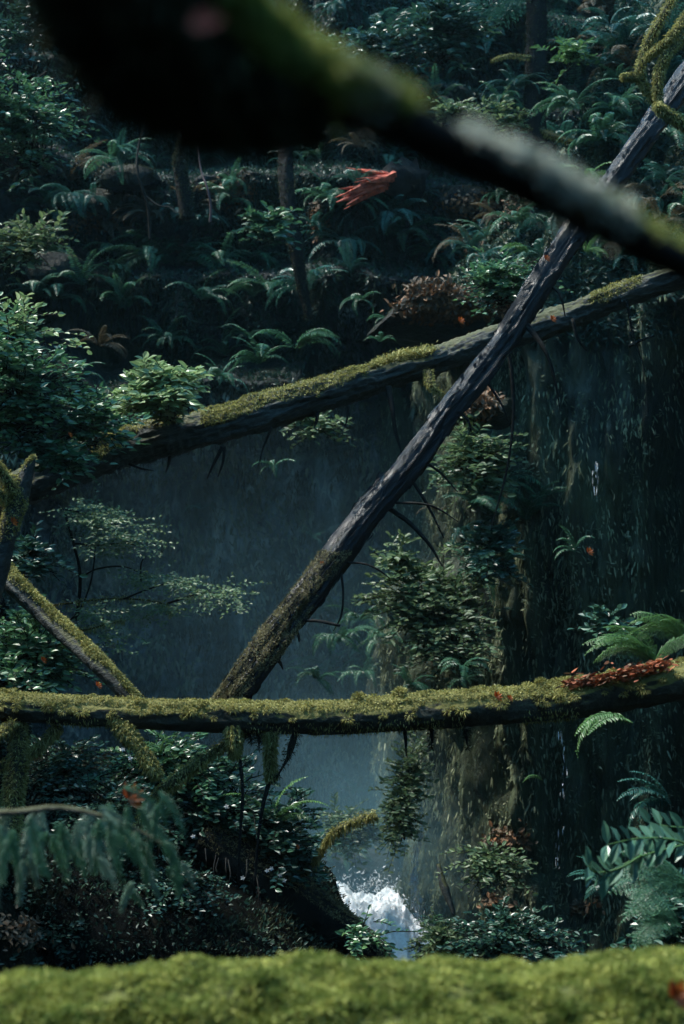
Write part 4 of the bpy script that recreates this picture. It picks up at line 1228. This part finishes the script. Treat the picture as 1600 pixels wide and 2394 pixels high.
for (xa, xb), (ya, yb), n, kd, lb, gr, L in fills:
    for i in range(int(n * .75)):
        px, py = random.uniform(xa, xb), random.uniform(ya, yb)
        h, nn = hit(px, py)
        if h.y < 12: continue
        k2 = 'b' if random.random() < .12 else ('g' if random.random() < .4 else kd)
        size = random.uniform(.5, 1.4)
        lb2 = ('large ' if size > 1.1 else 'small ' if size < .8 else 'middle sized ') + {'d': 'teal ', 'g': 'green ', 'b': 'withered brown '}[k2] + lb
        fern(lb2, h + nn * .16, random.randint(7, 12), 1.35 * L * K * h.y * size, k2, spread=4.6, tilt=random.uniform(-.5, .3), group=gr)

# cedar fronds, near left, blurred
t = thing('cedar_bough', 'blurred drooping cedar bough with soft green sprays, lower left', 'bough', W(-120, 1900, 3.6))
branch(t, 'branch', [W(-200, 1880, 3.7), W(0, 1900, 3.6), W(150, 1890, 3.6), W(300, 1930, 3.6), W(420, 2000, 3.6)], [.012, .009, .007, .005, .002], M['bark'], 0, 6)
def cedar(g, p0, d0, L, n=13):
    a = np.linspace(0, 1, n)
    P = p0 + d0 * L * a[:, None] + np.array([0, 0, -1.]) * (a[:, None] ** 1.6) * L * .35
    V, F, *_ = tube([Vector(P[0]), Vector(P[n // 2]), Vector(P[-1])], [.003, .002, .001], 8, 4); g.add(V, F)
    sd = unit(np.cross(d0, [0, -1., .2]))
    for i in range(n):
        for sg in (-1, 1):
            ln = .34 * L * (1 - a[i] * .7) * random.uniform(.7, 1.15)
            D = unit(d0 * 1.0 + sd * sg * .75 + rng.normal(size=3) * .15)
            m = 8; b = np.linspace(0, 1, m)[:, None]
            Q = P[i] + D * ln * b + np.array([0, 0, -1.]) * b ** 2 * ln * .3
            for s2 in (-1, 1):
                DD = unit(D + np.cross(D, [0, -1., .2]) * s2 * .6 + rng.normal(size=(m, 3)) * .1)
                g.add(*leaves(Q, DD, unit(rng.normal(size=(m, 3)) * .5 + np.array([0, -.5, .8])), ln * .17 * (1.2 - b[:, 0]) + .002, .0028))
for (x, y, dx, dz, L) in ((20, 1900, .1, -1, .17), (90, 1890, -.25, -1, .16), (120, 1900, .25, -1, .19), (205, 1890, -.1, -1, .17), (235, 1900, .3, -.9, .17), (330, 1870, .3, -.8, .12), (350, 1870, .8, -.6, .13), (290, 1930, .5, -.9, .15), (380, 1980, .6, -.9, .11), (330, 2000, .1, -1, .11), (-20, 1930, -.1, -1, .19), (60, 1960, .15, -1, .15), (250, 1860, .9, -.2, .13), (180, 1960, .3, -1, .12), (420, 2010, .3, -1, .08), (345, 1860, -.1, -1, .1)):
    for q in range(4):
        g = G()
        Yc = 3.6 + random.uniform(-.15, .15)
        cedar(g, np.array(W(x + random.gauss(0, 22), y + random.gauss(0, 22) + q * 14, Yc)), unit(np.array([dx + random.gauss(0, .3), random.uniform(-.4, .2), dz])), L * random.uniform(.35, .65))
        g.obj('spray', M['cedar'] if random.random() < .68 else M['cedar_highlight'], t)

# mossy twig end over the mist and bare bank twigs
t = thing('mossy_twig', 'short moss bearded twig pointing up right above the creek', 'twig', W(740, 2010, 10))
branch(t, 'stem', [W(735, 2015, 10), W(760, 1975, 9.9), W(782, 1945, 9.8), W(830, 1920, 9.8), W(878, 1905, 9.8)], [.005, .007, .014, .02, .018], M['twig_moss'], 1500, 7, hang=.07)

# roots and stalks under the bank lip
t = thing('hanging_roots', 'thin dark roots dangling below the lip of the dark bank', 'roots', W(500, 2010, 9.2))
for i in range(9):
    x = rng.uniform(330, 690); y = 1900 + (x - 330) * .42 + rng.uniform(0, 30)
    l_ = rng.uniform(40, 170)
    branch(t, 'root', [W(x, y, 9.3), W(x + rng.uniform(-8, 8), y + l_ * .5, 9.1), W(x + rng.uniform(-16, 16), y + l_, 9.1)], [.004, .003, .001], M['bark_dark'], 0, 4, n=8, seed=i)

# ------------------------------------------------------------------ ground cover on the rocks (nobody could count it)
def pick(surf, n, cond, freq, thr, seed):
    P, N = SURF[surf]
    idx = rng.integers(0, len(P), n * 6)
    p, nn = P[idx], N[idx]
    c1 = cond(p) & (fbm(p[:, 0] * freq, p[:, 1] * freq, p[:, 2] * freq * .6, seed, 3) > thr)
    k = np.nonzero(c1)[0][:n]
    nn = nn[k]
    nn = np.where((nn[:, 1:2] > 0), -nn, nn) if surf != 'ground' else nn
    return p[k] + rng.normal(size=(len(k), 3)) * .02, nn


vis = lambda p: (np.abs(p[:, 0]) < .27 * p[:, 1]) & (np.abs(p[:, 2]) < .4 * p[:, 1]) & (p[:, 1] > 5)
down = np.array([[0, 0, -1.]])
g = G()
p, nn = pick('right', 60000, vis, 2.5, -.05, 5)
g.add(*blades(p, unit(down + nn * .25 + rng.normal(size=p.shape) * .15), rng.uniform(.03, .13, len(p)), rng.uniform(.01, .026, len(p))))
p, nn = pick('right', 50000, vis, 4, 0, 15)
g.add(*blades(p, unit(nn * .8 + down * .3 + rng.normal(size=p.shape) * .5), rng.uniform(.03, .07, len(p)), .014))
def tufts(g, surf, n, cond, freq, thr, seed, l0, l1, w0, w1):
    p, nn = pick(surf, n, cond, freq, thr, seed)
    L_ = rng.uniform(l0, l1, len(p))
    D = unit(down * 1.2 + nn * .35 + rng.normal(size=p.shape) * .25)
    g.add(*leaves(p + nn * .02, D, unit(nn + rng.normal(size=p.shape) * .5 + np.array([0, 0, .5])), L_, rng.uniform(w0, w1, len(p)), fold=.5))
tufts(g, 'right', 30000, vis, 3.6, .02, 61, .03, .12, .007, .016)
tag(g.obj('moss', M['cliff_moss']), kind='stuff')
g = G()
p, nn = pick('cliff', 60000, vis, 1.4, .02, 6)
g.add(*blades(p, unit(down + nn * .3 + rng.normal(size=p.shape) * .25), rng.uniform(.05, .25, len(p)), rng.uniform(.01, .025, len(p))))
tag(g.obj('moss', M['moss_dark']), kind='stuff')
g = G()
p, nn = pick('cliff', 60000, lambda p: vis(p) & (p[:, 2] < 1.6), 2.2, .12, 26)
g.add(*blades(p, unit(down + nn * .5 + rng.normal(size=p.shape) * .4), rng.uniform(.04, .16, len(p)), rng.uniform(.012, .03, len(p))))
tufts(g, 'cliff', 30000, lambda p: vis(p) & (p[:, 2] < 1.9), 2.0, .16, 62, .06, .24, .03, .08)
tag(g.obj('moss', M['pale_moss']), kind='stuff')
g = G()
p, nn = pick('cliff', 100000, lambda p: vis(p) & (p[:, 2] > 1.0), 1.1, -.12, 7)
L_ = rng.uniform(.04, .10, len(p))
g.add(*leaves(p, unit(nn + rng.normal(size=p.shape) * .6 + down * .3), unit(np.array([[0, -.3, 1]]) + rng.normal(size=p.shape) * .5), L_, L_ * .45))
p, nn = pick('right', 120000, lambda p: vis(p) & (p[:, 2] > 1.9) & (p[:, 1] > 9), 1.1, -.7, 8)
L_ = rng.uniform(.05, .10, len(p))
p = p + np.array([0, -.05, .03])
g.add(*leaves(p, unit(nn + rng.normal(size=p.shape) * .6 + down * .3), unit(np.array([[0, -.3, 1]]) + rng.normal(size=p.shape) * .5), L_, L_ * .45))
p, nn = pick('hillside', 60000, lambda p: vis(p) | ((p[:, 1] > 6) & (p[:, 0] > -5)), 1.3, -.15, 9)
L_ = rng.uniform(.03, .06, len(p))
g.add(*leaves(p, unit(nn + rng.normal(size=p.shape) * .6), unit(np.array([[0, -.3, 1]]) + rng.normal(size=p.shape) * .5), L_, L_ * .5))
p, nn = pick('bank', 30000, lambda p: p[:, 2] > -4.2, 1.3, -.5, 10)
L_ = rng.uniform(.02, .045, len(p))
g.add(*leaves(p, unit(nn + rng.normal(size=p.shape) * .6), unit(np.array([[0, -.3, 1]]) + rng.normal(size=p.shape) * .5), L_, L_ * .5))
tag(g.obj('undergrowth', M['leaf_cover']), kind='stuff')
g = G()
p, nn = pick('bank', 16000, lambda p: (p[:, 0] > -.9), 1.3, -.3, 10)
g.add(*blades(p, unit(nn + rng.normal(size=p.shape) * .4), rng.uniform(.02, .05, len(p)), .01))
tag(g.obj('moss', M['moss_dark']), kind='stuff')

# leaf litter patches on ledges
g = G()
for (x, y, rx, ry_, n) in ((1060, 720, 110, 28, 1700), (1000, 690, 60, 20, 700), (545, 450, 34, 26, 300), (1120, 950, 45, 22, 420), (1110, 490, 90, 35, 420), (1080, 580, 45, 25, 260), (560, 445, 35, 28, 260), (980, 150, 40, 50, 240), (220, 520, 70, 25, 300), (1190, 1960, 50, 22, 160), (1370, 2120, 40, 18, 90), (1160, 2110, 30, 14, 70), (740, 520, 20, 40, 120), (40, 2190, 80, 40, 260)):
    for i in range(n):
        h, nn = hit(x + random.gauss(0, .5) * rx, y + random.gauss(0, .5) * ry_)
        p = np.array(h + nn * .05 + Vector((0, -.03, .03)))[None]
        L_ = random.uniform(.05, .11) * min(1, h.y / 18)
        g.add(*leaves(p, unit(rng.normal(size=(1, 3))), unit(np.array(nn)[None] + np.array([[0, -.3, .8]]) + rng.normal(size=(1, 3)) * .4), L_, L_ * .6))
tag(g.obj('leaf_litter', M['litter']), kind='stuff')


def fallen_leaf(label, px, py, Y, L=.035):
    g = G()
    n = 5; a = np.linspace(-1.1, 1.1, n)
    D = np.stack([np.cos(a + .6), np.full(n, -.25), np.sin(a + .6)], 1)
    g.add(*leaves(np.repeat(np.array([W(px, py, Y)]), n, 0), unit(D), np.array([[0, -1, .6]] * n), L, L * .45))
    return tag(g.obj('fallen_leaf', M['orange']), label, 'leaf')


fallen_leaf('orange leaf lying on the level mossy log, right of its middle', 1160, 1630, 8.87, .045)
fallen_leaf('smaller orange leaf just right of the other on the level log', 1190, 1634, 8.87, .03)
fallen_leaf('orange leaf on the forked mossy snag at left', 30, 1222, 8.8, .04)
fallen_leaf('orange leaf caught in the left bank shrub', 100, 1545, 9.6, .035)
fallen_leaf('orange leaf at the lower end of the split log', 228, 1604, 9.1, .035)
fallen_leaf('orange leaf on the leaning log near its middle', 752, 1322, 9.9, .035)
fallen_leaf('red orange leaf on the lower part of the leaning log', 668, 1446, 9.62, .045)
fallen_leaf('tiny orange leaf high on the leaning log', 1276, 606, 11.25, .04)
fallen_leaf('small red berry like leaf in the glossy left shrub', 163, 1018, 11, .03)
fallen_leaf('yellow orange leaf at the edge of the leaf strewn slab', 1075, 752, 15, .06)
fallen_leaf('orange leaf on the rising log right of the crossing', 1290, 748, 13, .05)
fallen_leaf('small orange leaf in the bank shrub near the mist', 694, 1981, 9.9, .025)
fallen_leaf('orange leaf on the mossy cliff under the pale frond', 1375, 1292, 13.6, .06)
fallen_leaf('blurred orange leaf on the near green log at right edge', 1575, 2335, 2.76, .045)
fallen_leaf('orange leaf under the drooping cedar bough', 300, 1868, 4.6, .06)
g = G()
for (x, y) in ((530, 1885), (635, 2030), (655, 2045), (665, 2058), (568, 2052), (625, 2035), (452, 1955), (288, 1752), (305, 1772)):
    n = 5; a = rng.uniform(0, 1) + np.arange(n) * 1.256
    D = np.stack([np.cos(a), np.full(n, -.4), np.sin(a)], 1)
    g2 = G(); g2.add(*leaves(np.repeat(np.array([W(x, y, 9.75)]), n, 0), unit(D), np.array([[0, -1, .6]] * n), .02, .013))
    tag(g2.obj('flower', M['flower']), 'small white blossom dotted among the dark bank shrubs', 'flower', 'white blossoms in the bank shrubs')

# ------------------------------------------------------------------ mist from the falls, and the air
def vol_mat(name, dens, col=(.42, .8, 1.0)):
    m = bpy.data.materials.new(name); m.use_nodes = True
    t = m.node_tree; t.nodes.clear()
    o = t.nodes.new('ShaderNodeOutputMaterial'); v = t.nodes.new('ShaderNodeVolumePrincipled')
    v.inputs['Color'].default_value = (*col, 1); v.inputs['Density'].default_value = dens
    v.inputs['Anisotropy'].default_value = .3
    t.links.new(v.outputs[0], o.inputs['Volume'])
    return m


def mist_cloud(name, c, r, dens):
    u, v = np.meshgrid(np.linspace(0, 2 * np.pi, 32, endpoint=False), np.linspace(0, np.pi, 20))
    V = np.stack([np.cos(u) * np.sin(v), np.sin(u) * np.sin(v), np.cos(v)], -1).reshape(-1, 3)
    n = 32
    i = np.arange(19)[:, None] * n; j = np.arange(n)[None]
    F = np.stack([i + j, i + n + j, i + n + (j + 1) % n, i + (j + 1) % n], -1).reshape(-1, 4)
    mt = vol_mat(name, dens)
    t = mt.node_tree
    vol = [q for q in t.nodes if q.type == 'PRINCIPLED_VOLUME'][0]
    tc = t.nodes.new('ShaderNodeTexCoord')
    gr = t.nodes.new('ShaderNodeTexGradient'); gr.gradient_type = 'SPHERICAL'
    t.links.new(tc.outputs['Object'], gr.inputs[0])
    no = t.nodes.new('ShaderNodeTexNoise'); no.inputs['Scale'].default_value = 2.2; no.inputs['Detail'].default_value = 2
    t.links.new(tc.outputs['Object'], no.inputs['Vector'])
    rp = t.nodes.new('ShaderNodeMapRange'); rp.inputs[1].default_value = .3; rp.inputs[2].default_value = .7; rp.inputs[3].default_value = .45; rp.inputs[4].default_value = 1.3
    t.links.new(no.outputs[0], rp.inputs[0])
    m1 = t.nodes.new('ShaderNodeMath'); m1.operation = 'MULTIPLY'
    t.links.new(gr.outputs[1], m1.inputs[0]); t.links.new(rp.outputs[0], m1.inputs[1])
    m2 = t.nodes.new('ShaderNodeMath'); m2.operation = 'MULTIPLY'; m2.inputs[1].default_value = dens
    t.links.new(m1.outputs[0], m2.inputs[0]); t.links.new(m2.outputs[0], vol.inputs['Density'])
    o = link(name, mesh(name, V, F, mt, True))
    o.location = c; o.scale = r
    return tag(o, kind='stuff')


cy.volume_step_rate = 3; cy.volume_max_steps = 48
mist_cloud('mist', W(640, 1640, 20.3), (5.0, 3.6, 4.8), .03)
mist_cloud('mist', W(820, 2030, 18.5), (2.4, 2.4, 2.6), .17)
bx = bpy.data.meshes.new('haze')
x0, x1, y0, y1, z0, z1 = -62, 62, -62, 74, -9, 22
bx.from_pydata([(x, y, z) for x in (x0, x1) for y in (y0, y1) for z in (z0, z1)], [], [(0, 1, 3, 2), (4, 6, 7, 5), (0, 4, 5, 1), (2, 3, 7, 6), (0, 2, 6, 4), (1, 5, 7, 3)])
bx.materials.append(vol_mat('haze', .0003))
tag(link('haze', bx), kind='stuff')
